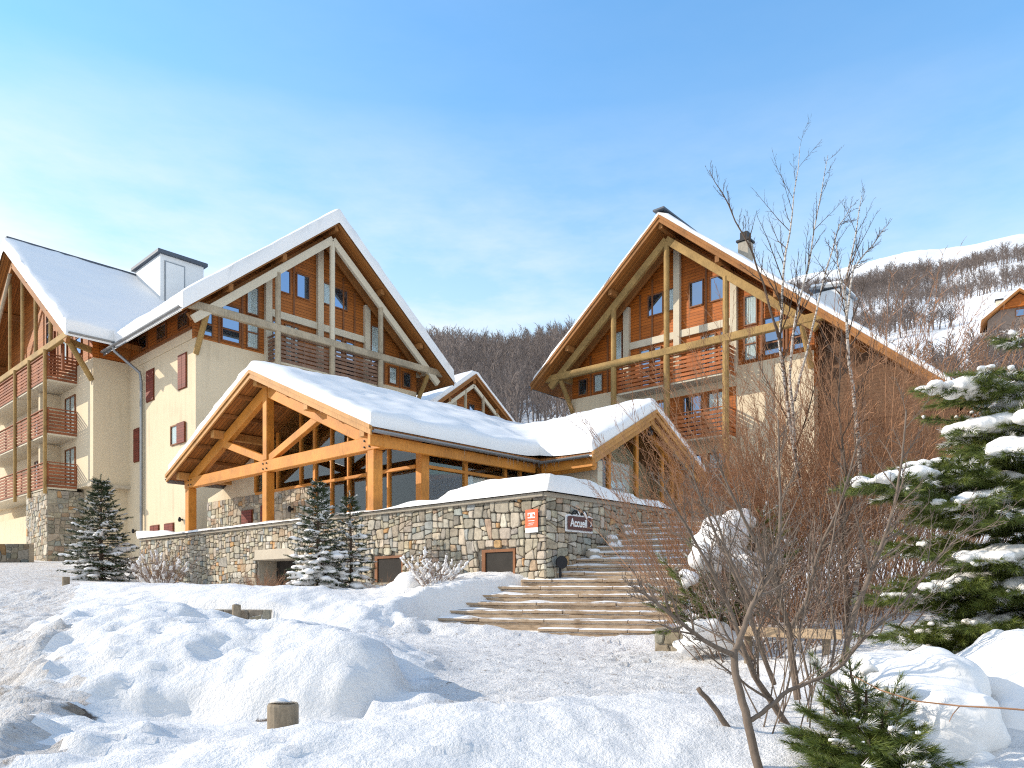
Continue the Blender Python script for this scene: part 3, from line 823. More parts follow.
def gable_roof(root, tf, zr, slope, left, right, d_front, d_back, t=.26, soffit='soffit', barge='barge', purl=(), pmat='barge', p_in=2.2, bh=.34, gut=(True, True)):
    """zr = height of the top of the ridge boards; s = 0 on the ridge"""
    for sg, ext in ((-1, left), (1, right)):
        e = sg*ext
        pl = [(sg*.001, d_front, zr), (e, d_front, zr-slope*ext), (e, d_back, zr-slope*ext), (sg*.001, d_back, zr)]
        MB(tf).prism(pl, (0, 0, -t)).build('roof', M[soffit], root)
        # bargeboard: two overlapping boards under the snow edge
        m = MB(tf)
        z0 = zr+.03; 
        for (dd, th_, up, h) in ((d_front+.03, .06, 0.0, bh), (d_front+.075, .03, .02, bh*.45)):
            m.prism([(sg*.0, dd, z0+up), (e+sg*.05, dd, z0+up-slope*(ext+.05)), (e+sg*.05, dd, z0+up-slope*(ext+.05)-h), (sg*.0, dd, z0+up-h)], (0, -th_+.0, 0))
        m.build('bargeboard', M[barge], root)
        if gut[0 if sg < 0 else 1]:
            g = MB(tf); ze = zr-slope*ext-.10
            n = 7
            for k in range(n):
                a0 = math.pi+math.pi*k/n; a1 = math.pi+math.pi*(k+1)/n
                r = .085; c = e+sg*.10
                q = [(c+r*math.cos(a), ze+r*math.sin(a)) for a in (a0, a1)]
                g.add([(q[0][0], d_front+.02, q[0][1]), (q[1][0], d_front+.02, q[1][1]), (q[1][0], d_back, q[1][1]), (q[0][0], d_back, q[0][1])], [(0, 1, 2, 3)])
            g.box(e+sg*.02-.012, e+sg*.02+.012, d_back, d_front-.01, zr-slope*ext-.30, zr-slope*ext-.02)
            g.build('gutter', M['metal'], root)
    for s in purl:
        z = zr-slope*abs(s)-t-.02
        MB(tf).box(s-.11, s+.11, d_front-p_in, d_front-.10, z-.30, z).build('purlin', M[pmat], root, bevel=.012)

def log(root, name, mat, pts, r, tf=None, n=10):
    return MB(tf).tube(pts, r, n).build(name, M[mat], root, smooth=False, bevel=0)

def big_gable(root, tf, mir, zb, zr, clad, beam_m, raft_m, rail_m, pil_m, posts_down):
    """gable end of the two big chalets: cladding behind an open truss with a balcony.
       zb = top of the pale band, zr = top of roof boards on the ridge, mir = -1 mirrors the window layout"""
    sl = .825
    # cladding, pentagon
    ztop = zr-.30
    zf = zb-2.65           # balcony floor
    hw = 6.55
    zc = zf+.35
    MB(tf).prism([(-hw, 0, zc), (hw, 0, zc), (hw, 0, ztop-sl*hw), (0, 0, ztop), (-hw, 0, ztop-sl*hw)], (0, -.25, 0)).build('gable_wall', M[clad], root)
    for s in (-2.95, -.02, 2.95):
        MB(tf).box(s-.17, s+.17, .004, .22, zf, ztop-sl*abs(s)-.45).build('pilaster', M[pil_m], root, bevel=.01)
    for a, b in ((-2.78, -.19), (.15, 2.78)):
        MB(tf).box(a, b, .004, .14, zb-.36, zb).build('band', M[pil_m], root, bevel=.01)
    for s in (-1.48*mir, 1.48*mir, 2.2*mir, -5.4*mir, -4.25*mir, 4.2*mir, 5.3*mir):
        MB(tf).box(s-.05, s+.05, .004, .04, zc if abs(s) > 3 else zf, ztop-sl*abs(s)-.55).build('batten', M['frame'], root)
    def wn(s0, s1, z0, z1, kind, **k):
        window(root, tf, s0*mir, s1*mir, zb+z0, zb+z1, kind, **k)
    wn(-2.45, -1.68, 1.0, 2.2, 'blue'); wn(-1.36, -.58, 1.0, 2.25, 'blue')
    wn(.2, .8, 1.1, 2.25, 'curtain'); wn(.84, 1.75, 1.1, 2.2, 'blue')
    wn(-4.05, -3.4, -.55, .85, 'curtain'); wn(-4.05, -3.4, -2.2, -.62, 'curtain', hm=1)
    wn(-5.3, -4.36, -2.15, -.4, 'blue', hm=2); wn(-6.3, -5.7, -2.15, -1.0, 'blue', hm=1)
    wn(-2.7, -2.2, -2.6, -.5, 'blue'); wn(-2.0, -1.2, -2.6, -.5, 'curtain', vm=1)
    wn(.95, 1.4, -2.6, -.5, 'blue'); wn(1.6, 2.2, -2.6, -.5, 'blue')
    wn(3.25, 3.95, -1.0, .8, 'curtain'); wn(3.25, 3.95, -2.3, -1.1, 'blue', hm=1)
    wn(4.5, 5.1, -2.2, -1.2, 'curtain'); wn(5.5, 6.1, -2.2, -1.3, 'blue')
    # second rafter pair close to the wall, brown
    for sg in (-1, 1):
        MB(tf).beam((0, .42, ztop-.42), (sg*7.0, .42, ztop-.42-sl*7.0), .16, .34).build('rafter', M['barge'], root, bevel=.012)
    # outer truss
    dt = 1.2
    zbm = zb-1.30
    hb = 7.45
    za = ztop-.62
    for sg in (-1, 1):
        MB(tf).beam((0, dt, za), (sg*7.15, dt, za-sl*7.15+.0), .20, .36).build('rafter', M[raft_m], root, bevel=.015)
    MB(tf).beam((-hb, dt, zbm), (hb, dt, zbm), .26, .36).build('beam', M[beam_m], root, bevel=.03)
    for s, dn in ((-6.15, False), (-3.05, True), (0, True), (3.05, True), (6.15, False)):
        zt = za-sl*abs(s)-.10
        mm = raft_m if abs(s) < 1 else beam_m
        log(root, 'post', mm, [(s, dt, zbm+.17), (s, dt, zt)], .14, tf)
        if dn: log(root, 'post', beam_m, [(s, dt, posts_down), (s, dt, zbm-.17)], .15, tf)
    for sg in (-1, 1):
        log(root, 'brace', 'tan_wood', [(sg*6.5, 1.15, zbm-.15), (sg*6.5, .02, zbm-1.75)], .13, tf)
        # beams tying the truss back to the wall
        MB(tf).beam((sg*6.6, 0, zbm), (sg*6.6, dt-.1, zbm), .2, .3).build('beam', M[beam_m], root, bevel=.015)
    balcony(root, tf, -3.0, 3.0, .001, 1.06, zf, rail_m, 6, 1.1, seed=5)

def cream_body(root, tf, s0, s1, d_back, z0, z1, mat='plaster'):
    MB(tf).box(s0, s1, d_back, 0, z0, z1).build('wall', M[mat], root)

# ------------------------------------------------------------------ left apartment building
AB = thing('apartment_building', 'large cream apartment building with two snowy gables, wooden balconies and red shutters, at the left', 'building', (21.9, 36, 1.0))
T1 = lambda s, d, z: (21.9+s, 34-d, z)
MB().box(15.4, 28.45, 34.0, 58, -.5, 11.55).build('wall', M['plaster'], AB)
# timber attic walls over the cream walls (side facing the road)
MB().prism([(15.4, 34.26, 11.56), (15.4, 58, 11.56), (15.4, 58, 13.2), (15.4, 34.26, 13.2)], (.3, 0, 0)).build('attic_wall', M['clad'], AB)
MB().box(15.36, 15.72, 34.02, 41.79, 11.56, 12.0).build('attic_wall', M['plaster'], AB)
big_gable(AB, T1, 1, 13.85, 18.75, 'clad', 'grey_wood', 'plaster_pale', 'rail_grey', 'plaster_pale', 3.0)
gable_roof(AB, T1, 18.75, .825, 7.82, 7.9, 1.7, -7.6, soffit='soffit_y', purl=(-5.6, -2.9, 0, 2.9, 5.6), barge='barge')
MB(T1).prism([(-7.82, -7.6, 18.75-.825*7.82), (0, -7.6, 18.75), (7.9, -7.6, 18.75-.825*7.9), (6.5, -7.6, 12), (-6.4, -7.6, 12)], (0, -16, 0)).build('roof', M['soffit_y'], AB)
TS = lambda s, d, z: (15.4-d, s, z)        # side wall, s = world y
for y0, y1, z0, z1, k in ((38.6, 39.5, 9.5, 11.05, 'shut'), (34.9, 35.75, 9.45, 11.05, 'shut'), (40.4, 41.1, 6.65, 8.35, 'shut'), (35.0, 36.6, 6.9, 7.85, 'half'),
                          (38.0, 39.0, 2.55, 3.2, 'shut'), (36.3, 37.3, 2.55, 3.2, 'shut')):
    window(AB, TS, y0, y1, z0, z1, k)
for y0 in (34.7, 37.1, 39.4):
    window(AB, TS, y0, y0+1.1, 12.25, 13.0, 'blue')
MB().box(15.30, 15.395, 34.3, 41.7, 11.98, 12.1).build('band', M['frame'], AB)
# stub wall and left wing
TW = lambda s, d, z: (13.64-d, 50.9-s, z)  # left wing gable, s grows to the right in view
MB().box(13.64, 22, 41.8, 62, 5.4, 11.9).build('wall', M['plaster'], AB)
MB().box(14.0, 22, 42.15, 62, -.5, 5.4).build('wall', M['plaster'], AB)
MB().box(13.5, 15.39, 41.66, 42.2, 5.3, 5.46).build('band', M['concrete'], AB)
MB(TW).prism([(-9.1, 0, 11.92), (9.1, 0, 11.92), (9.1, 0, 13.3), (0, 0, 19.45), (-9.1, 0, 13.3)], (0, -.25, 0)).build('gable_wall', M['clad'], AB)
MB().prism([(13.66, 41.8, 11.92), (15.38, 41.8, 11.92), (15.38, 41.8, 13.3), (13.66, 41.8, 13.3)], (0, .2, 0)).build('attic_wall', M['clad_lit'], AB)
MB().box(13.60, 13.92, 41.77, 42.2, 11.88, 13.3).build('attic_wall', M['clad_lit'], AB)
gable_roof(AB, TW, 19.8, .68, 10.8, 10.8, 1.68, -8.3, soffit='soffit', purl=(-7.2, -3.6, 0, 3.6, 7.2), gut=(True, False))
g = MB(TW)
for k in range(7):
    a0 = math.pi+math.pi*k/7; a1 = a0+math.pi/7
    g.add([(10.9+.085*math.cos(a), dd, 12.36+.085*math.sin(a)) for dd, a in ((1.7, a0), (1.7, a1), (-.46, a1), (-.46, a0))], [(0, 1, 2, 3)])
g.build('gutter', M['metal'], AB)
window(AB, TW, 6.6, 7.5, 12.4, 14.3, 'blue', hm=1); window(AB, TW, 4.2, 5.2, 12.4, 15.3, 'curtain', hm=1); window(AB, TW, 1.6, 2.6, 13.0, 16.5, 'blue', hm=2)
dt = 1.30; zb_ = 12.62
MB(TW).beam((-10.4, dt, zb_), (10.55, dt, zb_), .24, .34).build('beam', M['tan_wood'], AB, bevel=.02)
for sg in (-1, 1):
    MB(TW).beam((0, dt, 18.85), (sg*9.6, dt, 18.85-.68*9.6), .18, .34).build('rafter', M['barge'], AB, bevel=.015)
log(AB, 'strut', 'grey_wood', [(-.1, dt+.12, 18.3), (-6.2, dt+.12, zb_+.2)], .10, TW)
for s in (-6.8, -4.1, -.6, 1.9, 4.35, 6.9, 8.4):
    log(AB, 'post', 'tan_wood', [(s, dt, zb_+.17), (s, dt, 18.75-.68*abs(s))], .10, TW)
for s in (5.7, 6.3, 7.7):
    MB(TW).box(s-.05, s+.05, .9, 1.02, 11.3, 17.9-.68*s).build('post', M['rail_red'], AB)
for s in (1.2, 3.9, 6.65):
    log(AB, 'post', 'tan_wood', [(s, 1.50, 5.0), (s, 1.50, zb_-.17)], .09, TW)
log(AB, 'brace', 'tan_wood', [(9.3, 1.25, zb_-.15), (9.0, .02, zb_-1.9)], .14, TW)
MB(TW).beam((8.9, 0.0, zb_-.35), (8.9, dt-.1, zb_-.1), .2, .28).build('beam', M['tan_wood'], AB)
for i, zf in enumerate((5.5, 8.3, 11.1)):
    balcony(AB, TW, -7.5, 6.7, .001, 1.42, zf, 'rail_red', 7, 1.12, sides=(False, True), seed=20+i)
    if i < 2:
        for s0, s1, kk in ((4.9, 6.5, 'curtain'), (2.2, 3.4, 'blue'), (-.6, .5, 'curtain')):
            window(AB, TW, s0, s1, zf+.05, zf+2.15, kk, vm=1, label=None)
        MB(TW).box(3.7, 4.0, .002, 1.0, zf, zf+2.45).build('wall', M['plaster'], AB)
    MB(TW).box(4.6, 6.69, .003, .07, zf+.001, zf+.08).build('band', M['frame'], AB)
# stone pier under the balconies and ground floor on the far left
MB().box(12.26, 14.02, 44.26, 47.9, -.3, 5.22).build('pier', M['lime'], AB)
masonry('pier_masonry', AB, (12.26, 47.9, -.3), (0, -1, 0), (-1, 0, 0), 3.64, 5.5, 3, size=.34)
masonry('pier_masonry', AB, (12.26, 44.26, -.3), (1, 0, 0), (0, -1, 0), 1.75, 5.5, 4, size=.34, dark=.85)
MB().box(13.2, 14.0, 50.0, 62, -.3, 4.4).build('wall', M['plaster'], AB)
for k in range(6):
    pass
m = MB()
for k in range(9): m.box(12.95, 13.0, 48.0, 49.9, 1.75+.2*k, 1.75+.2*k+.14)
for y in (48.05, 48.9, 49.85): m.box(13.0, 13.07, y-.05, y+.05, 1.4, 3.6)
m.build('fence_panel', M['rail_red'], AB)
# snow, plant housing on the roof, downpipe
zf_ab = lambda x, y: np.maximum(18.75-.825*np.abs(x-21.9), 19.8-.68*np.abs(y-50.9))
plan_snow('snow', AB, [(14.03, 29.84, 32.16, 58), (11.84, 22, 40.02, 61.7)], zf_ab, .55, droop=.24, step=.45, mat=M['snow_roof'], edge=.78, seed=4, amp=.05)
MB().box(19.1, 21.8, 47, 50.9, 14, 20.55).build('roof_housing', M['white_metal'], AB)
hp = MB().prism([(18.9, 46.8, 20.56), (22.0, 46.8, 20.56), (22.0, 51.1, 20.56), (18.9, 51.1, 20.56)], (0, 0, .22)).build('housing_roof', M['dark_roof'], AB, bevel=.02)
TH = lambda s, d, z: (s, 47-d, z)
hw_ = MB(TH).box(19.35, 20.6, .004, .05, 17.6, 20.2).build('housing_door', M['metal'], AB)
MB(TH).box(19.43, 20.52, .052, .065, 17.7, 20.12).build('panel', M['white_metal'], hw_)
MB().box(11.98, 22, 50.74, 51.06, 20.22, 20.36).build('ridge_cap', M['dark_roof'], AB)
log(AB, 'downpipe', 'metal', [(13.95, 40.15, 12.30), (14.1, 40.2, 11.95), (15.2, 39.9, 11.05), (15.26, 39.88, 10.6), (15.26, 39.88, .5)], .075, None, 10)
# small gabled wing on the far right of the left building
AN = thing('chalet_wing', 'small snow-roofed gabled wing peeping over the pavilion roof beside the left building', 'building', (35, 38, 3))
TA = lambda s, d, z: (35+s, 36.7-d, z)
MB().box(31.8, 38.2, 36.7, 48, 0, 11.4).build('wall', M['plaster_pale'], AN)
MB(TA).prism([(-3.2, 0, 11.42), (3.2, 0, 11.42), (3.2, 0, 11.75), (0, 0, 14.0), (-3.2, 0, 11.75)], (0, -.2, 0)).build('gable_wall', M['clad'], AN)
MB(TA).box(-2.4, -.9, .004, .1, 10.5, 12.6).build('wall', M['plaster_pale'], AN)
gable_roof(AN, TA, 14.3, .72, 4.0, 4.0, .95, -12, soffit='soffit_y', purl=(-2.2, 0, 2.2), p_in=1.0, bh=.28)
for s, m_ in ((-.75, 'plaster_pale'), (.9, 'plaster_pale'), (2.2, 'plaster_pale')):
    log(AN, 'post', 'grey_wood', [(s, .75, 9), (s, .75, 13.7-.72*abs(s))], .10, TA)
for sg in (-1, 1):
    MB(TA).beam((0, .75, 13.6), (sg*3.6, .75, 13.6-.72*3.6), .12, .22).build('rafter', M['plaster_pale'], AN)
window(AN, TA, .2, .8, 11.6, 12.6, 'blue'); window(AN, TA, 1.2, 1.8, 11.5, 12.3, 'curtain')
plan_snow('snow', AN, [(30.98, 39.02, 35.73, 48.7)], lambda x, y: 14.3-.72*np.abs(x-35), .42, .4, M['snow_roof'], edge=.7, seed=9)

# ------------------------------------------------------------------ right chalet (turned slightly)
RZ = math.atan2(.0324, .9995)
RC = thing('chalet', 'big chalet with orange clad gable, open truss and red railings, behind the bare shrubs', 'building', (33.7, 18.3, 1.0), rotz=RZ)
T2 = lambda s, d, z: (33.7-d, 18.3-s, z)
MB(T2).box(-6.6, 6.6, -20, 0, -1, 10.55).build('wall', M['plaster'], RC)
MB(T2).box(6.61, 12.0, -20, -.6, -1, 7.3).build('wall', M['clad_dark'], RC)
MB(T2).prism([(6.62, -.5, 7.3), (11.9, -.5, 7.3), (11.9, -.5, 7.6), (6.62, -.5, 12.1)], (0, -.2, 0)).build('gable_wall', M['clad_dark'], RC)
MB(T2).box(6.3, 6.62, -.6, -.01, 9.0, 12.2).build('wall', M['clad_lit'], RC)
big_gable(RC, T2, -1, 12.85, 17.9, 'clad_lit', 'tan_wood', 'tan_wood', 'rail_orange', 'plaster_pale', 1.5)
gable_roof(RC, T2, 17.9, .84, 7.9, 12.7, 1.9, -20, soffit='soffit', purl=(-5.6, -2.9, 0, 2.9, 5.6, 8.6), barge='barge')
balcony(RC, T2, -.2, 3.0, .001, 1.06, 7.35, 'rail_orange', 6, 1.1, seed=8)
balcony(RC, T2, -.2, 3.0, .001, 1.06, 4.5, 'rail_orange', 6, 1.1, seed=9)
MB(T2).box(-2.9, 3.0, .004, .05, 7.4, 9.6).build('gable_wall', M['clad_lit'], RC)
for s0, k in ((.3, 'blue'), (1.6, 'curtain'), (-1.6, 'blue')):
    window(RC, T2, s0, s0+1.0, 7.5, 9.5, k, d=.05, vm=1)
    window(RC, T2, s0, s0+1.0, 4.6, 6.6, k, vm=1)
plan_snow('snow', RC, [(31.82, 53.7, 5.6, 26.2)], lambda x, y: 17.9-.84*np.abs(y-18.3), .34, .45, M['snow_roof'], edge=.62, seed=14, amp=.07)
MB(T2).box(-.35, .25, -3, 1.92, 18.2, 18.28).build('ridge_cap', M['dark_roof'], RC)
ch = MB(T2).box(2.0, 2.55, -3.0, -2.4, 14.5, 17.5).build('chimney', M['lime'], RC, bevel=.02)
MB(T2).box(1.93, 2.62, -3.07, -2.33, 17.51, 17.6).build('chimney_cap', M['black'], ch)
MB(T2).box(2.08, 2.47, -2.92, -2.48, 17.6, 18.0).build('chimney_pot', M['black'], ch)
rh = MB(T2).box(5.6, 6.8, -4.8, -2.8, 10, 14.1).build('roof_housing', M['white_metal'], RC)
MB(T2).prism([(5.45, -2.65, 14.28), (6.95, -2.65, 14.11), (6.95, -5, 14.11), (5.45, -5, 14.28)], (0, 0, .1)).build('housing_roof', M['metal'], rh)
MB(T2).prism([(5.5, -2.7, 14.39), (6.9, -2.7, 14.23), (6.9, -4.95, 14.23), (5.5, -4.95, 14.39)], (0, 0, .16)).build('snow', M['snow_roof'], rh, bevel=.05)

# ------------------------------------------------------------------ reception pavilion on the terrace
RP = thing('reception_pavilion', 'low glazed wooden pavilion with thick snow roof and orange timber truss on the stone terrace', 'building', (16, 20, 2.1))
T3 = lambda s, d, z: (14.8-d, 23.5-s, z)      # front gable
TT = 2.10
gable_roof(RP, T3, 7.30, .424, 6.6, 6.6, 2.3, -12.2, t=.16, soffit='soffit', barge='glulam_pale', purl=(), bh=.26, gut=(True, False))
T4 = lambda s, d, z: (23.3+s, 15.2-d, z)      # cross gable
gable_roof(RP, T4, 6.42, .527, 3.7, 3.7, .6, -8.2, t=.16, soffit='soffit_y', barge='glulam_pale', purl=(), bh=.26, gut=(False, False))
m = MB(T3)
for k in range(7):                              # gutter of the long eave, up to the valley
    a0 = math.pi+math.pi*k/7; a1 = a0+math.pi/7
    m.add([(6.7+.085*math.cos(a), dd, 4.40+.085*math.sin(a)) for dd, a in ((2.3, a0), (2.3, a1), (-4.75, a1), (-4.75, a0))], [(0, 1, 2, 3)])
m.build('gutter', M['metal'], RP)
m = MB()
for k in range(7):
    a0 = math.pi+math.pi*k/7; a1 = a0+math.pi/7
    m.add([(19.5+.085*math.cos(a), yy, 4.37+.085*math.sin(a)) for yy, a in ((14.62, a0), (14.62, a1), (16.8, a1), (16.8, a0))], [(0, 1, 2, 3)])
m.build('gutter', M['metal'], RP)
MB().box(12.6, 19.55, 17.02, 17.16, 4.02, 4.34).build('eave_beam', M['glulam'], RP, bevel=.012)
MB().box(19.7, 19.84, 14.7, 16.9, 4.02, 4.34).build('eave_beam', M['glulam'], RP, bevel=.012)
# truss in front of the pavilion: x = 13.15
dt = 1.65
A = lambda s, z: (s, dt, z)
MB(T3).beam(A(-6.25, 4.20), A(6.5, 4.20), .26, .40).build('tie_beam', M['glulam'], RP, bevel=.02)
zt = lambda s: 7.30-.424*abs(s)-.16-.30
for sg in (-1, 1):
    MB(T3).beam((0, dt, zt(0)-.06), (sg*6.1, dt, zt(6.1)-.06), .22, .40).build('rafter', M['glulam'], RP, bevel=.02)
    MB(T3).beam((sg*.15, dt, 4.45), (sg*3.1, dt, zt(3.1)-.15), .18, .26).build('strut', M['glulam'], RP, bevel=.015)
    MB(T3).box(sg*5.95-.16, sg*5.95+.16, dt-.16, dt+.16, TT, 4.0).build('post', M['glulam'], RP, bevel=.02)
MB(T3).box(-.15, .15, dt-.15, dt+.15, TT, 4.0).build('post', M['glulam'], RP, bevel=.02)
MB(T3).box(-.14, .14, dt-.145, dt+.145, 4.4, zt(0)+.1).build('king_post', M['glulam'], RP, bevel=.02)
for s, z in [(q+dx, 4.2+dz) for q in (-5.75, 0, 5.75) for dx in (-.12, .12) for dz in (-.09, .09)]:
    MB(T3).tube([(s, dt+.13, z), (s, dt+.16, z)], .028, 8).build('bolt', M['black'], RP)
for s in (-6.0, -3.1, 0, 3.1, 6.0):
    z = 7.30-.424*abs(s)-.165
    MB(T3).box(s-.12, s+.12, -6, 2.15, z-.28, z).build('purlin', M['glulam_pale'], RP, bevel=.015)
for s in (-5.0, -4.05, -2.1, -1.0, 1.0, 2.1, 4.05, 5.0):
    z = 7.30-.424*abs(s)-.165
    MB(T3).box(s-.05, s+.05, .1, 2.2, z-.12, z).build('batten', M['barge'], RP)
# back wall of the veranda: stone base, cream above, then glazing
MB(T3).box(-8.0, .3, -.4, 0, TT, 3.72).build('wall', M['lime'], RP)
masonry('stone_base', RP, (14.8, 31.5, TT), (0, -1, 0), (-1, 0, 0), 8.3, 1.65, 7, holes=[(3.05, 3.95, .0, 1.1), (4.55, 5.45, .0, 1.2)], size=.33)
MB(T3).prism([(-8.0, 0, 3.74), (-3.9, 0, 3.74), (-3.9, 0, 5.38), (-6.6, 0, 4.2), (-8.0, 0, 3.9)], (0, -.3, 0)).build('wall', M['plaster'], RP)
window(RP, T3, -4.9, -4.1, TT+.05, 3.15, 'shut', d=.02); window(RP, T3, -3.4, -2.6, TT+.05, 3.25, 'shut', d=.02)
def glazed(pts_fn, lst):
    pass
def mull(tf, s, z0, z1, w=.09, name='mullion', d0=-.06, d1=.08, mat='glulam'):
    return MB(tf).box(s-w/2, s+w/2, d0, d1, z0, z1).build(name, M[mat], RP, bevel=.008)
zs3 = lambda s: 7.30-.424*abs(s)-.45
for s, w in ((-3.85, .12), (-2.2, .1), (-.6, .1), (.32, .16), (1.35, .09), (2.35, .09), (3.4, .09), (4.5, .09)):
    mull(T3, s, 3.8 if s < .3 else TT, zs3(s), w)
MB(T3).box(5.84, 6.12, -.26, .06, TT, 4.75).build('corner_post', M['glulam'], RP, bevel=.015)
MB(T3).box(-3.8, 5.84, -.05, .10, 3.70, 3.80).build('transom', M['glulam'], RP, bevel=.008)
MB(T3).prism([(-3.8, .012, 3.80), (5.84, .012, 3.80), (5.84, .012, zs3(5.84)), (0, .012, zs3(0)), (-3.8, .012, zs3(3.8))], (0, -.012, 0)).build('pane', M['clear'], RP)
MB(T3).box(.40, 5.84, .0, .012, TT, 3.70).build('pane', M['clear'], RP)
MB(T3).box(.3, 5.84, -.05, .09, TT, TT+.12).build('sill', M['glulam'], RP)
T5 = lambda s, d, z: (s, 17.5-d, z)           # long side under the eave
for s, w in ((16.65, .14), (18.5, .1), (19.25, .1), (20.25, .1)):
    mull(T5, s, TT, 4.30, w)
MB(T5).box(14.96, 20.3, -.05, .10, 3.70, 3.80).build('transom', M['glulam'], RP, bevel=.008)
MB(T5).box(14.96, 20.3, -.06, .11, 4.30, 4.50).build('head_beam', M['glulam'], RP, bevel=.008)
MB(T5).box(14.96, 20.3, -.05, .10, TT, TT+.14).build('sill', M['glulam'], RP, bevel=.008)
for a, b in ((15.08, 16.58), (16.72, 18.45), (18.55, 19.2), (19.3, 20.2)):
    MB(T5).box(a, b, .0, .012, 3.80, 4.30).build('pane', M['clear'], RP)
    MB(T5).box(a, b, .0, .012, TT+.14, 3.70).build('pane', M['clear'], RP)
MB(T5).box(16.8, 18.4, -.12, -.09, 2.6, 3.68).build('blind', M['sign_white'], RP)
# cross gable: cream return wall and glazed end
MB().box(20.45, 20.65, 15.36, 17.4, TT, 4.45).build('wall', M['plaster'], RP)
MB(T4).box(-2.86, -2.58, -.16, .16, TT, 4.35).build('corner_post', M['plaster_pale'], RP, bevel=.015)
log(RP, 'beam', 'glulam', [(-3.35, .35, 4.12), (-3.35, -1.6, 4.12)], .19, T4)
zs4 = lambda s: 6.42-.527*abs(s)-.42
for s, w in ((-2.05, .13), (-.35, .15), (1.4, .12), (2.1, .14)):
    mull(T4, s, TT, zs4(s), w)
MB(T4).box(2.45, 2.72, -.12, .16, TT, 4.6).build('corner_post', M['glulam'], RP, bevel=.015)
MB(T4).prism([(-2.58, .012, TT), (2.45, .012, TT), (2.45, .012, zs4(2.45)), (-.2, .012, zs4(.2)), (-2.58, .012, zs4(2.58))], (0, -.012, 0)).build('pane', M['clear'], RP)
for sg in (-1, 1):
    MB(T4).beam((0, .05, zs4(0)+.02), (sg*3.2, .05, zs4(3.2)+.02), .18, .26).build('rafter', M['glulam'], RP, bevel=.012)
    MB(T4).beam((0, .42, zs4(0)+.06), (sg*3.5, .42, zs4(3.5)+.06), .12, .2).build('rafter', M['glulam_pale'], RP, bevel=.012)
MB(T4).box(-.12, .12, -2.0, .50, 5.95, 6.2).build('purlin', M['glulam_pale'], RP)
for s, z in ((-1.4, 3.25),):
    p = MB(T4).box(s-.42, s+.42, -.06, -.05, z-.5, z+.55).build('poster', M['poster'], RP)
    for k, (w, h) in enumerate(((.34, .05), (.36, .10), (.3, .05))):
        MB(T4).box(s-w, s+w, -.048, -.045, z+.25-.3*k, z+.25-.3*k+h).build('poster_print', M['black'], p)
sg_ = MB(T4).box(.25, 1.2, -.09, -.06, 2.65, 2.95).build('sign_board', M['sign_brown'], RP)
# inside: floor, back walls
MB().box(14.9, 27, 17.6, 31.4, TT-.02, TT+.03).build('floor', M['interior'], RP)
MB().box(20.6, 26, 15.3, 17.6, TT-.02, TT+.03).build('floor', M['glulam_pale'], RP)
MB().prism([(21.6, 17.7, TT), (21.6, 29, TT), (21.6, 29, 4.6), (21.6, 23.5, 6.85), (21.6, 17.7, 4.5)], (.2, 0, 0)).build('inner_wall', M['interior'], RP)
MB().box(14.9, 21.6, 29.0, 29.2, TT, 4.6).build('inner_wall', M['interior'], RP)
MB(T4).prism([(-.3, -1.2, TT), (2.5, -1.2, TT), (2.5, -1.2, zs4(2.5)), (-.2, -1.2, zs4(.2))], (0, -.1, 0)).build('inner_wall', M['plaster'], RP)
MB().box(26.05, 26.25, 15.3, 22, TT, 4.4).build('wall', M['plaster'], RP)
dr = MB(T4).box(2.74, 3.5, -.06, .06, TT, 4.2).build('door', M['frame'], RP, bevel=.01)
MB(T4).box(2.84, 3.4, .062, .07, TT+.9, 4.05).build('pane', M['clear'], dr)
zf_rp = lambda x, y: np.log(np.exp((7.30-.424*np.abs(y-23.5))*5)+np.exp((6.42-.527*np.abs(x-23.3))*5))/5
plan_snow('snow', RP, [(12.48, 27.0, 16.86, 30.12), (19.56, 27.02, 14.58, 23.5)], zf_rp, .46, .26, M['snow_roof'], edge=.6, seed=21, amp=.085)
rng = random.Random(3)
for k in range(34):
    x = 15.5+4.0*(rng.random()**.5) if k < 24 else None
    if x is not None: p = Vector((x, 16.79, 4.33))
    else: p = Vector((19.47, rng.uniform(14.7, 16.8), 4.3))
    L = rng.uniform(.08, .34)
    MB().tube([p, p-Vector((0, 0, L*.6)), p-Vector((0, 0, L))], [.018, .010, .002], 5).build('icicle', M['clear'], RP)

# ------------------------------------------------------------------ stone terrace
ST = thing('stone_terrace', 'rubble stone terrace wall capped with snow, carrying the pavilion', 'terrace', (13, 11, 0))
m = MB().prism([(13.8, 34.0, -.8), (13.8, 11.04, -.8), (18.2, 11.04, -.8), (19.6, 9.6, -.8), (28, 9.6, -.8), (28, 34, -.8)], (0, 0, 2.84))
m.box(13.06, 13.79, 11.04, 21.5, -.8, 2.04); m.box(13.06, 13.79, 24.0, 34.0, -.8, 2.04); m.box(13.06, 13.79, 21.51, 23.99, 1.0, 2.04)
m.build('terrace_slab', M['lime'], ST)
HOL = [(10.0, 12.5, -.9, 1.42), (16.6, 17.9, 0.6, 1.36), (20.9, 22.05, .68, 1.40)]
masonry('front_wall', ST, (13.0, 34.0, -.4), (0, -1, 0), (-1, 0, 0), 23.0, 2.62, 11, holes=HOL, size=.265, relief=.05)
masonry('side_wall', ST, (13.0, 11.0, -.4), (1, 0, 0), (0, -1, 0), 5.25, 2.62, 12, size=.265, relief=.05, dark=.92)
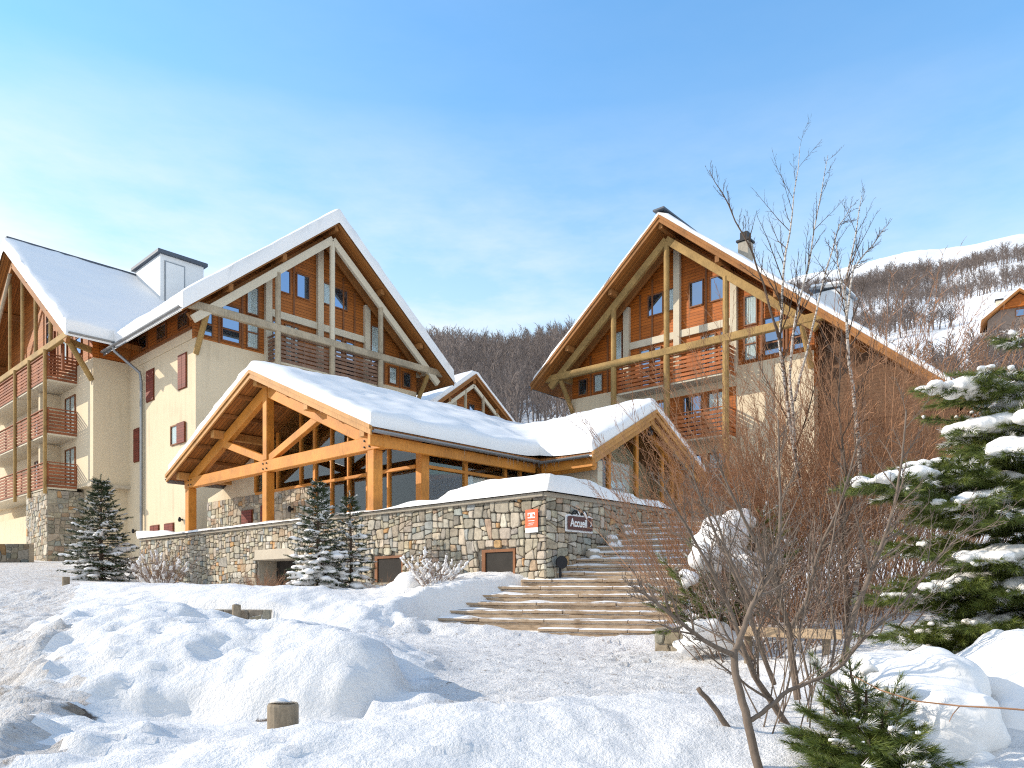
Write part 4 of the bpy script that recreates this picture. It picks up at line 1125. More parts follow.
# the three vents read as recesses behind the stones; near-black panels stand in for the shade
m = MB(); m.box(12.93, 13.09, 21.5, 24.05, 1.02, 1.36)
m.build('lintel', M['concrete'], ST, bevel=.01)
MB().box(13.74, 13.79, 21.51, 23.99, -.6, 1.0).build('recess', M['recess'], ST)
TF = lambda s, d, z: (13.05-d, s, z)
for a, b_, z0, z1 in ((16.12, 17.38, .22, .95), (11.97, 13.08, .30, .98)):
    f = MB(TF); f.box(a, a+.07, .0, .04, z0, z1); f.box(b_-.12, b_, .0, .04, z0, z1); f.box(a+.07, b_-.12, .0, .04, z1-.07, z1)
    vf = f.build('vent', M['frame'], ST)
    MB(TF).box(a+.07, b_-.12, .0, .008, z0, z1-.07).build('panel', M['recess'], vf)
for a, b, h, e in (((13.05, 33.9), (13.05, 11.0), .06, .36), ((12.9, 11.1), (18.3, 11.1), .06, .4)):
    MB().beam((a[0]-.0, a[1], 2.10+h), (b[0], b[1], 2.10+h), e, .10).build('coping', M['lime'], ST, bevel=.01)
MB().box(12.98, 13.25, 17.9, 31.0, 2.165, 2.26).build('sill', M['glulam_pale'], ST)
# snow lying on the coping and heaped on the terrace corner
def heap(x, y):
    a = np.exp(-(((x-13.0)/2.6)**2))*np.interp(y, [10.8, 12.0, 13.5, 15.0, 17.2, 18.0], [.46, .50, .40, .24, .06, .0])
    b = np.exp(-(((y-11.0)/1.6)**2))*np.interp(x, [12.8, 13.6, 15.5, 17.6, 18.4], [.46, .44, .34, .18, .04])
    c = np.interp(y, [10, 17.0, 17.8, 30.5, 31.2, 34], [.0, .03, .15, .15, .30, .42])*np.exp(-((x-12.95)/.28)**2*np.where(y > 31, .1, 1))
    k_ = 14.0
    return np.maximum(np.log(np.exp(k_*a)+np.exp(k_*b)+np.exp(k_*c))/k_-math.log(3)/k_, 0)+fbm(x*1.1, y*1.1, 71, 3)*.16*np.clip(np.maximum(a, b)/.3, 0, 1)
plan_snow('snow', ST, [(12.80, 14.9, 10.80, 33.9), (12.80, 18.42, 10.80, 14.6)], lambda X, Y: 2.10+0*X, .10, .22, M['snow'], edge=.7, seed=33, amp=.045, extra=heap, droop=-.1)

# ------------------------------------------------------------------ steps
def SX(t, n, z):   # t along the tread (to the right in view), n up the flight
    e = math.radians(19.3); X = 1.2+t*math.cos(e)+n*math.sin(e); D = 14.55-t*math.sin(e)+n*math.cos(e)
    return W(X, D, z)
SP = thing('staircase', 'broad outdoor steps of sandy stone partly covered by snow', 'stairs', SX(0, 0, -.9))
left = [-.75, -3.05, -2.95, -2.75, -2.5, -2.25, -1.8, -1.6, -1.4, -1.3, -1.2, -1.1, -1.0, -.9, -.8, -.7]
for k in range(16):
    z = -.75+.165*k; n0 = .35*k
    l = left[k]; r = 1.6+.09*k if k < 9 else 3.2
    m = MB(lambda a, b, c: SX(a, b, c))
    m.box(l, r, n0+.03, n0+.9 if k < 15 else n0+3.5, z-.6, z-.07)
    rng = random.Random(k*7+1)
    x = l
    while x < r-.05:
        w = min(rng.uniform(.7, 1.7), r-x)
        dz = rng.uniform(-.006, .006); dn = rng.uniform(-.012, .012)
        m.box(x+.004, x+w-.004, n0+dn, n0+.52, z-.068+dz, z+dz)
        x += w
    m.build('step', M['step'], SP, bevel=.012)
    if k >= 1:
        # drifts of snow left on the tread against the riser above and at the left end
        rs = random.Random(k)
        q = MB(lambda a, b, c: SX(a, b, c))
        t0 = l
        n_ = int((r-l)/.16)+1
        hh = [max(0, .012+.07*vnoise(i*.31, k*3.3, 5)+(.10*math.exp(-(i*.16)/.35)) + (.03 if k > 7 else 0)) for i in range(n_+1)]
        vs, fs = [], []
        for i in range(n_+1):
            t = min(l+.16*i, r-.01)
            h = float(hh[i])
            vs += [(t, n0+.36, z+.005), (t, n0+.36, z+min(h, .15)), (t, n0+.26+.1*float(vnoise(i*.5, k, 9)), z+min(h*.6, .05)), (t, n0+.17+.22*float(vnoise(i*.7, k, 19)), z+.004)]
        for i in range(n_):
            for a in range(3): fs.append((i*4+a, i*4+a+1, i*4+4+a+1, i*4+4+a))
        q.add(vs, fs).build('snow', M['snow'], SP, smooth=True)
# ------------------------------------------------------------------ signs, lamps, posts
def text_part(name, body, size, mat, parent, M4, extrude=.004, xs=1.0):
    cu = bpy.data.curves.new(name, 'FONT'); cu.body = body; cu.size = size; cu.extrude = extrude
    cu.align_x = 'CENTER'; cu.align_y = 'CENTER'; cu.offset = .006
    tmp = bpy.data.objects.new(name, cu); COL.objects.link(tmp)
    bpy.context.view_layer.update()
    me = bpy.data.meshes.new_from_object(tmp.evaluated_get(bpy.context.evaluated_depsgraph_get()))
    bpy.data.objects.remove(tmp); bpy.data.curves.remove(cu)
    me.name = name; me.materials.clear(); me.materials.append(mat)
    ob = bpy.data.objects.new(name, me); COL.objects.link(ob)
    ob.parent = parent; ob.matrix_local = M4 @ Matrix.Diagonal((xs, 1, 1, 1))
    ORG[ob] = ORG[parent]
    return ob
sx, sz = 14.13, 1.57
WS = thing('welcome_sign', 'brown reception sign reading Accueil with an arrow, on the shaded stone wall', 'sign', (sx, 10.9, sz))
TSG = lambda s, d, z: (sx+s, 10.90-d, sz+z)
MB(TSG).prism([(-.52, -.03, -.21), (.52, -.03, -.21), (.52, -.03, .17), (.40, -.03, .20), (-.40, -.03, .20), (-.52, -.03, .17)], (0, -.03, 0)).build('board', M['sign_white'], WS, bevel=.006)
MB(TSG).prism([(-.475, .001, -.165), (.475, .001, -.165), (.475, .001, .14), (.38, .001, .155), (-.38, .001, .155), (-.475, .001, .14)], (0, -.006, 0)).build('face', M['sign_brown'], WS)
SIGNROT = Matrix.Rotation(math.pi/2, 4, 'X')
text_part('lettering', 'Accueil', .27, M['sign_white'], WS, Matrix.Translation((-.07, -.008, -.005)) @ SIGNROT, xs=.80)
ar = MB(TSG); ar.beam((.36, .012, .06), (.415, .012, 0), .012, .035, (0, 1, 0)); ar.beam((.415, .012, .002), (.36, .012, -.06), .012, .035, (0, 1, 0))
ar.build('arrow', M['sign_white'], WS)
orn = MB(TSG)
for sg in (-1, 1):
    pts = [(sg*(.06+.26*t), -.02, .20+.09*math.sin(math.pi*min(1, t*1.15))) for t in np.linspace(0, 1, 9)]
    orn.tube(pts, [.022]*8+[.012], 6)
orn.build('ornament', M['black'], WS)
sc_ = MB(TSG); sc_.prism([(-.14, -.02, .2), (.02, -.02, .2), (-.04, -.02, .285)], (0, -.02, 0)); sc_.tube([(.12+.02*k, -.01, .27-.004*k*k) for k in range(7)], .028, 6)
sc_.build('snow', M['snow'], WS)
OS = thing('notice_sign', 'small orange sign with white emblem and white lower strip, on the sunlit stone wall', 'sign', (12.92, 11.35, 1.6))
TO = lambda s, d, z: (12.92-d, 11.36-s, 1.58+z)
MB(TO).box(-.19, .19, 0, .02, -.155, .26).build('panel', M['sign_orange'], OS, bevel=.004)
MB(TO).box(-.19, .19, 0, .02, -.27, -.157).build('strip', M['sign_white'], OS, bevel=.004)
e = MB(TO)
for (a, b, c, d) in ((-.11, .11, .155, .185), (-.03, .035, .09, .154), (-.11, .11, .06, .089), (-.10, .10, -.005, .008), (-.08, .09, -.06, -.048), (-.11, .05, -.10, -.09), (-.11, -.085, .12, .154), (.085, .11, .12, .154)):
    e.box(a, b, .021, .026, c, d)
e.build('emblem', M['sign_white'], OS)
LS = thing('name_plaque', 'small pale plaque with brown rim on the cream wall at the far left', 'sign', (13.15, 51.1, 3.0))
TL = lambda s, d, z: (13.17-d, 51.0-s, 3.05+z)
MB(TL).box(-.42, .42, 0, .03, -.34, .30).build('board', M['sign_brown'], LS, bevel=.01)
MB(TL).box(-.36, .36, .031, .036, -.28, .24).build('face', mat_noise('plaque_pale', (.62, .45, .40), .2, 6), LS)

def wall_lamp(loc, nrm, label, r=.10):
    t = thing('wall_lamp', label, 'lamp', loc, 'black wall lamps')
    n = Vector(nrm); p = Vector(loc); u = Vector((0, 0, 1))
    MB().tube([p, p+n*.03], .05, 10).build('bracket', M['black'], t)
    MB().tube([p+n*.03, p+n*.10+u*.05], .014, 6).build('arm', M['black'], t)
    c = p+n*.13
    MB().tube([c-u*r*1.1, c-u*r*.9, c, c+u*r*.8, c+u*r*1.2], [r*.3, r*.6, r*.75, r*.6, r*.1], 10).build('lantern', M['black'], t, smooth=True)
wall_lamp((15.38, 35.35, 3.30), (-1, 0, 0), 'black wall lantern beside the timber post, on the cream wall')
wall_lamp((15.38, 40.9, 3.05), (-1, 0, 0), 'black wall lantern left of the downpipe, on the cream wall')
wall_lamp((14.74, 24.6, 2.95), (-1, 0, 0), 'black wall lantern on the stone base inside the veranda')
def spot(px, py, D, label):
    p = at(px, py, D); p.y = 10.86
    t = thing('spotlight', label, 'lamp', p, 'round black spotlights at the steps')
    d = Vector((-.35, -.85, .05)).normalized()
    MB().tube([p-d*.04, p+d*.02, p+d*.08, p+d*.09, p+d*.07], [.07, .135, .15, .14, .005], 18).build('housing', M['black'], t, smooth=False)
    MB().tube([p-Vector((0, 0, .34)), p-Vector((0, 0, .1))], .03, 8).build('stand', M['black'], t)
spot(560.5, 562.5, 17.15, 'round black spotlight low at the corner of the stone wall')
spot(623, 538, 19.35, 'round black spotlight further up the steps against the wall')
td = thing('ceiling_lamp', 'small dark lamp hanging under the pavilion cross gable', 'lamp', (23.35, 14.9, 5.7))
MB().tube([(23.35, 14.85, 5.98), (23.35, 14.85, 5.80)], .03, 8).build('stem', M['black'], td)
MB().tube([(23.35, 14.85, 5.80), (23.35, 14.85, 5.74), (23.35, 14.85, 5.60), (23.35, 14.85, 5.58)], [.05, .11, .12, .01], 12).build('shade', M['black'], td)

def bollard(X, D, r, top, label, snow=True):
    p = W(X, D, top-.75)
    t = thing('bollard', label, 'bollard', p, 'wooden bollards in the snow')
    pts = [p, p+Vector((0, 0, .735)), p+Vector((0, 0, .75))]
    MB().tube(pts, [r, r, r*.94], 20).build('post', M['post_wood'], t)
    if snow:
        MB().tube([p+Vector((0, 0, .748)), p+Vector((.004, .004, .765)), p+Vector((.006, 0, .772))], [r*.85, r*.78, r*.3], 16).build('snow', M['snow'], t, smooth=True)
    return t
bollard((283-512)/F_*5.55, 5.55, .112, -.835, 'thick weathered wooden bollard in the foreground snow')
bollard((236.5-512)/F_*15.2, 15.2, .085, -.30, 'short wooden bollard in front of the low stone wall')
bollard((66-512)/F_*24, 24, .11, .42, 'small dark wooden bollard near the fir by the left building', snow=False)

# low walls
def low_wall(name, label, A, B, z0, z1, th, seed, size, snow=0.0, dark=1.0):
    A, B = Vector(A), Vector(B); U = (B-A); L = U.length; U.normalize(); n = Vector((U.y, -U.x, 0))
    A0 = Vector((A.x, A.y, z0))
    t = thing(name, label, 'wall', A0)
    MB().prism([A0-n*.02, A0+U*L-n*.02, A0+U*L-n*th, A0-n*th], (0, 0, z1-z0)).build('core', M['lime'], t)
    masonry('masonry', t, A0-n*.02, U, n, L, z1-z0, seed, size=size, relief=.05, dark=dark)
    return t
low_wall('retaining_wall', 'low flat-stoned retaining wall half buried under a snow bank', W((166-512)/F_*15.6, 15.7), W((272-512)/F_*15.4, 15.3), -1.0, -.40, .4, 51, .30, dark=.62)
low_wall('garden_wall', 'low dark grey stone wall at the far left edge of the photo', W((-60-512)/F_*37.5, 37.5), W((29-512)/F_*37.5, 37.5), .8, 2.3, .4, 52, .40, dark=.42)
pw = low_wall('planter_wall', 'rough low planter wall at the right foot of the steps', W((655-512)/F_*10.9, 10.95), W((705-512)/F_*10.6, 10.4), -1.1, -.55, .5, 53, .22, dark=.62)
wr = thing('plank_rail', 'pale wooden plank rail half buried in snow behind the bare shrub', 'rail', at(790, 634, 8.6))
a, b = at(738, 631, 8.9), at(842, 634.5, 8.4)
MB().beam(a, b, .05, .115).build('plank', M['plank'], wr, bevel=.006)
for k in (.12, .88):
    q = a.lerp(b, k); MB().tube([q+Vector((.06, .05, -.5)), q+Vector((.06, .05, .05))], .05, 8).build('post', M['post_wood'], wr)

# ------------------------------------------------------------------ vegetation kit
def rv(rng): 
    while True:
        v = Vector((rng.uniform(-1, 1), rng.uniform(-1, 1), rng.uniform(-1, 1)))
        if .05 < v.length < 1: return v.normalized()
def twig(mb, p, d, L, r, rng, segs=4, bend=.25, up=.15, sides=4, tip=.25):
    """one curved stem; returns its points"""
    pts = [Vector(p)]; d = Vector(d).normalized()
    for i in range(segs):
        d = (d + rv(rng)*bend/segs*1.6 + Vector((0, 0, up/segs))).normalized()
        pts.append(pts[-1]+d*(L/segs))
    rad = [r*(1-(1-tip)*i/segs) for i in range(segs+1)]
    mb.tube(pts, rad, sides, cap=False)
    return pts, rad
def sub(mb, pts, rad, rng, n, lf, ang, level, t0=.25, up=.2, sides=3, bend=.3, rmin=.0016):
    tot = sum((pts[i+1]-pts[i]).length for i in range(len(pts)-1))
    for k in range(n):
        t = t0+(1-t0)*(k+rng.random())/n
        f = t*(len(pts)-1); i = min(int(f), len(pts)-2); f -= i
        p = pts[i].lerp(pts[i+1], f); d = (pts[i+1]-pts[i]).normalized()
        r = max(rmin, (rad[i]*(1-f)+rad[i+1]*f)*.6)
        side = d.cross(rv(rng)).normalized()
        a = math.radians(ang*rng.uniform(.6, 1.3))
        dd = d*math.cos(a)+side*math.sin(a)
        L = tot*lf*rng.uniform(.5, 1.2)*(1.15-t*.7)
        q, qr = twig(mb, p, dd, L, r, rng, 3 if level else 2, bend, up, sides)
        if level > 0:
            sub(mb, q, qr, rng, max(2, n//2), lf*1.05, ang, level-1, .15, up, 3, bend, rmin)

def ico(sub_=1):
    bm = bmesh.new(); bmesh.ops.create_icosphere(bm, subdivisions=sub_, radius=1)
    v = np.array([list(x.co) for x in bm.verts]); f = np.array([[y.index for y in x.verts] for x in bm.faces]); bm.free()
    return v, f
ICO_V, ICO_F = ico(2)
def snow_blobs(name, parent, blobs, voxel, mat='snow_branch', it=4, org=None):
    """blobs = (centre, rx, ry, rz); fused into one soft mass"""
    V = []; Fc = []
    for i, (c, rx, ry, rz) in enumerate(blobs):
        V.append(ICO_V*np.array([rx, ry, rz])+np.array(c)); Fc.append(ICO_F+i*len(ICO_V))
    ob = mesh_np(name, np.concatenate(V), np.concatenate(Fc), M[mat], parent, org if org is not None else (0, 0, 0), smooth=True)
    m = ob.modifiers.new('fuse', 'REMESH'); m.mode = 'VOXEL'; m.voxel_size = voxel; m.use_smooth_shade = True
    s = ob.modifiers.new('soft', 'SMOOTH'); s.iterations = it; s.factor = .5
    for k, (sz_, st_) in enumerate(((max(.09, voxel*6), max(.03, voxel*1.6)), (max(.035, voxel*2.6), max(.014, voxel*.7)))):
        tx = bpy.data.textures.new('snow_relief', 'CLOUDS'); tx.noise_scale = sz_; tx.noise_depth = 2
        d = ob.modifiers.new('relief', 'DISPLACE'); d.texture = tx; d.strength = st_; d.mid_level = .5; d.texture_coords = 'GLOBAL'
    ob['kind'] = 'stuff'
    return ob

def needles(shoots, n, nl, w, rng, ang=(35, 70)):
    """shoots: list of (p, d, L). returns verts, tris of all needles"""
    S = len(shoots)
    P = np.array([list(s[0]) for s in shoots]); Dv = np.array([list(s[1]) for s in shoots]); L = np.array([s[2] for s in shoots])
    P = np.repeat(P, n, 0); Dv = np.repeat(Dv, n, 0); L = np.repeat(L, n)
    m = S*n
    t = rng.random(m)**.9
    rnd = rng.normal(size=(m, 3))
    rad = np.cross(Dv, rnd); rad /= np.linalg.norm(rad, axis=1)[:, None]+1e-9
    a = np.radians(rng.uniform(ang[0], ang[1], m))*(1-.45*t)
    d = Dv*np.cos(a)[:, None]+rad*np.sin(a)[:, None]
    b = P+Dv*(L*t)[:, None]
    ln = nl*rng.uniform(.7, 1.15, m)
    tip = b+d*ln[:, None]
    wv = np.cross(d, rng.normal(size=(m, 3))); wv /= np.linalg.norm(wv, axis=1)[:, None]+1e-9
    wv *= w
    V = np.stack([b-wv*.5, b+wv*.5, tip], 1).reshape(-1, 3)
    return V, np.arange(m*3).reshape(-1, 3)

def branch_shoots(pts, rng, wood, shoots, spacing, sl, r0=.012, taper=.5, side_len=.55, droop=-.1, lvl=1, t0=.25):
    """side twigs and needle shoots along a branch polyline"""
    seg = [(pts[i+1]-pts[i]).length for i in range(len(pts)-1)]; tot = sum(seg)
    n = max(2, int(tot*(1-t0)/spacing))
    for k in range(n):
        t = t0+(1-t0)*(k+rng.random()*.8)/n
        d_ = t*tot; i = 0
        while i < len(seg)-1 and d_ > seg[i]: d_ -= seg[i]; i += 1
        p = pts[i].lerp(pts[i+1], min(1, d_/max(seg[i], 1e-6))); d = (pts[i+1]-pts[i]).normalized()
        for sg in (-1, 1):
            side = d.cross(Vector((0, 0, 1)))
            side = (side.normalized() if side.length > .1 else rv(rng))*sg
            a = R_(rng.uniform(38, 65))
            dd = (d*math.cos(a)+side*math.sin(a)+Vector((0, 0, droop+rng.uniform(-.18, .22)))).normalized()
            L = side_len*tot*(1-t*.75)*rng.uniform(.5, 1.1)
            if lvl > 0 and L > sl*1.6:
                q = [p]; e = dd
                for j in range(3):
                    e = (e+rv(rng)*.12+Vector((0, 0, .05))).normalized(); q.append(q[-1]+e*L/3)
                wood.tube(q, [r0*.6*(1-.2*j) for j in range(4)], 4, cap=False)
                branch_shoots(q, rng, wood, shoots, spacing, sl, r0*.5, taper, .55, droop, lvl-1, .15)
                shoots.append((q[-1], e, sl))
            else:
                shoots.append((p, dd, min(max(L, sl*.6), sl*1.3)))
    shoots.append((pts[-1]-(pts[-1]-pts[-2]).normalized()*sl*.4, (pts[-1]-pts[-2]).normalized(), sl))

def conifer(name, label, base, H, R, seed, whorl=.17, per=6, nneed=34, nl=.05, w=.006, sl=.16, mat='fir', snow=.5, voxel=.035, lean=0, z0=.06, group=None, shape=.85, snow_r=1.0, frost=.3):
    rng = random.Random(seed); nr = np.random.default_rng(seed)
    base = Vector(base)
    root = thing(name, label, 'tree' if name != 'dwarf_pine' else 'bush', base, group)
    wood = MB(); shoots = []; blobs = []
    top = base+Vector((lean*H, 0, H))
    wood.tube([base-Vector((0, 0, .25)), base.lerp(top, .5), top], [H*.022, H*.014, .006], 8)
    z = z0
    while z < .97:
        L = R*(1-z)**shape*rng.uniform(.85, 1.12)+.05
        ph = rng.random()*6.28
        k = per if z < .75 else per-1
        for j in range(k):
            a = ph+6.283*j/k+rng.uniform(-.25, .25)
            l = L*rng.uniform(.72, 1.1)
            p = base.lerp(top, min(.99, z+rng.uniform(-.02, .02)))
            rise = .55*z+.05
            d = Vector((math.cos(a), math.sin(a), rise-.25*(1-z))).normalized()
            pts = [p]
            for s in range(4):
                d = (d+Vector((0, 0, .10 if s > 1 else -.08))+rv(rng)*.06).normalized()
                pts.append(pts[-1]+d*l/4)
            wood.tube(pts, [.014*(1-.2*i)*(l/.8+.3) for i in range(5)], 5, cap=False)
            branch_shoots(pts, rng, wood, shoots, sl*.62, sl, .010, lvl=1 if l > sl*4 else 0, side_len=.42)
            if rng.random() < snow*max(.12, 1.35-1.6*z):
                m_ = int(l/.09)+1
                for i in range(m_):
                    t = .3+.72*i/m_
                    if rng.random() < .25: continue
                    f = t*4; ii = min(3, int(f)); q = pts[ii].lerp(pts[ii+1], f-ii)
                    rr = (.035+.05*rng.random())*min(1.3, .4+l)*snow_r
                    blobs.append((q+Vector((rng.uniform(-.05, .05), rng.uniform(-.05, .05), rr*.45)), rr*rng.uniform(1, 1.8), rr*rng.uniform(1, 1.8), rr*rng.uniform(.4, .65)))
        z += whorl/H*rng.uniform(.8, 1.2)
    shoots.append((top-Vector((0, 0, sl)), Vector((0, 0, 1)), sl*1.4))
    wood.build('trunk', M['bark'], root)
    fr = [s for s in shoots if rng.random() < frost*(1.15-.6*(s[0].z-base.z)/H)]
    if fr:
        V, Fc = needles(fr, nneed, nl*.95, w*1.25, nr, (20, 60)); V[:, 2] += .012*sl/.2
        mesh_np('frosted_needles', V, Fc, M['snow_branch'], root)
    V, Fc = needles(shoots, nneed, nl, w, nr)
    mesh_np('foliage', V, Fc, M[mat], root)
    if blobs: snow_blobs('snow', root, blobs, voxel)
    return root

# conifers near the left building and in front of the terrace wall
conifer('fir_tree', 'young dark fir dusted with snow, beside the left building', onpx(101, 29.0, -.1), 4.05, 1.55, 5, whorl=.15, per=7, nneed=34, nl=.10, w=.018, sl=.28, mat='fir', snow=.6, voxel=.045, snow_r=1.15)
conifer('fir_tree', 'taller of two snowy young firs against the terrace wall', onpx(318, 19.2, 0), 2.75, .86, 8, whorl=.105, per=7, nneed=32, nl=.07, w=.012, sl=.21, mat='fir', snow=.95, voxel=.032, snow_r=1.15)
conifer('fir_tree', 'slimmer snowy young fir just right of its taller twin, against the terrace wall', onpx(352, 19.6, -.05), 2.5, .80, 12, whorl=.15, per=5, nneed=32, nl=.07, w=.012, sl=.21, mat='fir', snow=.95, voxel=.032, snow_r=1.1, lean=-.03)

def bush(name, label, cat, base, H, R, seed, stems, mat='twig_brown', r=.012, spread=.8, snow=0, sn=8, lf=.35, voxel=.04, level=1, group=None, up=.25, bsp=.3, ang=32, snow_r=.08, rmin=.0016, t0=.25, bend=.3):
    rng = random.Random(seed)
    base = Vector(base); root = thing(name, label, cat, base, group)
    mb = MB(); tw = MB(); blobs = []
    for k in range(stems):
        a = rng.random()*6.283; q = rng.random()**.6
        tl = spread*q
        d = Vector((math.cos(a)*tl, math.sin(a)*tl, 1)).normalized()
        p = base+Vector((math.cos(a)*q*R*bsp, math.sin(a)*q*R*bsp, -.15))
        L = H*rng.uniform(.6, 1.08)
        pts, rad = twig(mb, p, d, L, r*rng.uniform(.6, 1.2), rng, 6, bend, up, 5, .2)
        sub(tw, pts, rad, rng, sn, lf, ang, level, t0, up, 3, .3, rmin)
        if snow:
            for i in range(1, 6):
                if rng.random() < snow:
                    rr = snow_r*rng.uniform(.3, .6); a_, b_ = pts[i].lerp(pts[i+1], rng.uniform(0, .3)), pts[i].lerp(pts[i+1], rng.uniform(.6, 1))
                    m_ = a_.lerp(b_, .5)
                    for q_ in (a_, m_, b_): blobs.append((q_+Vector((rng.uniform(-.02, .02), rng.uniform(-.02, .02), rr*.6)), rr*rng.uniform(.8, 1.5), rr*rng.uniform(.8, 1.5), rr*.8))
    mb.build('stems', M[mat] if mat != 'twig_red' else M['twig_red'], root, recalc=False); tw.build('twigs', M[mat], root, recalc=False)
    if blobs: snow_blobs('snow', root, blobs, voxel)
    return root
bush('bush', 'dark leafless bush with snow clumps between the left fir and the terrace wall', 'bush', onpx(160, 26.5), 1.6, 1.1, 31, 70, 'twig_brown', .014, 1.1, .3, 10, .4, .03, snow_r=.10)
bush('bush', 'bush whitened with snow below the terrace wall, left of the corner', 'bush', onpx(434, 17.3, -.05), .95, .7, 32, 60, 'twig_brown', .008, 1.2, .55, 8, .4, .016, snow_r=.06)
bush('bush', 'brown dry bush beside the vent opening under the firs', 'bush', onpx(262, 18.6, -.1), .75, .7, 33, 60, 'twig_red', .008, 1.3, 0, 8, .4)
bush('bush', 'thin brown stalks at the foot of the terrace wall, left of the opening', 'bush', onpx(207, 23.5, -.1), .6, .9, 34, 30, 'twig_brown', .007, 1.3, 0, 6, .4)
bush('bush', 'small dry twigs in the snow at the foot of the two firs', 'bush', onpx(384, 18.6, -.1), .6, .6, 35, 22, 'twig_red', .006, 1.2, 0, 6, .4)
# snow humps: shrubs wholly buried
for px, D, r_, lab in ((402, 18.0, .42, 'pointed heap of snow against the terrace wall, left of the whitened bush'),):
    c = onpx(px, D)
    rngh = random.Random(px)
    ob = snow_blobs('snow_heap', None, [((rngh.uniform(-.2, .2), rngh.uniform(-.2, .2), .05), r_, r_, r_*.9)]+[((rngh.uniform(-.5, .5), rngh.uniform(-.5, .5), -.05), r_*.6, r_*.6, r_*.5) for _ in range(4)], .06, 'snow', 6)
    ob.location = c; del ob['kind']; tag(ob, lab, 'snow heap')
# rocks with snow caps along the foot of the side wall
rng = random.Random(77)
for k, (x, n) in enumerate(((14.5, .22), (15.2, .25), (15.9, .22))):
    y = 11.0-n
    D = x*SA+y*CA; X = x*CA-y*SA
    e = math.radians(19.3); nn = (X-1.2)*math.sin(e)+(D-14.55)*math.cos(e)
    z = -.75+.165*max(0, math.floor(nn/.35))
    lab = ['lowest', 'middle', 'topmost'][k]+' snow-capped rock beside the steps under the stone side wall'
    t = thing('rock', lab, 'rock', (x, y, z), 'rocks along the edge of the steps')
    rx, ry, rz = rng.uniform(.14, .24), rng.uniform(.12, .18), rng.uniform(.14, .26)
    v = ICO_V*np.array([rx, ry, rz])*(1+.7*np.array([vnoise(p[0]*1.7+k*9, p[1]*1.7+p[2]*2.1, 4) for p in ICO_V]))[:, None]
    ob = mesh_np('boulder', v+np.array([x, y, z+.08]), ICO_F, M['lime'], t)
    snow_blobs('snow', t, [((x, y, z+.08+rz*.7), rx*.95, ry*.95, rz*.4), ((x-.12, y-.12, z+.03), rx*.8, ry*.8, rz*.4), ((x+.14, y-.08, z+.06), rx*.6, ry*.7, rz*.6)], .03, 'snow', 4)

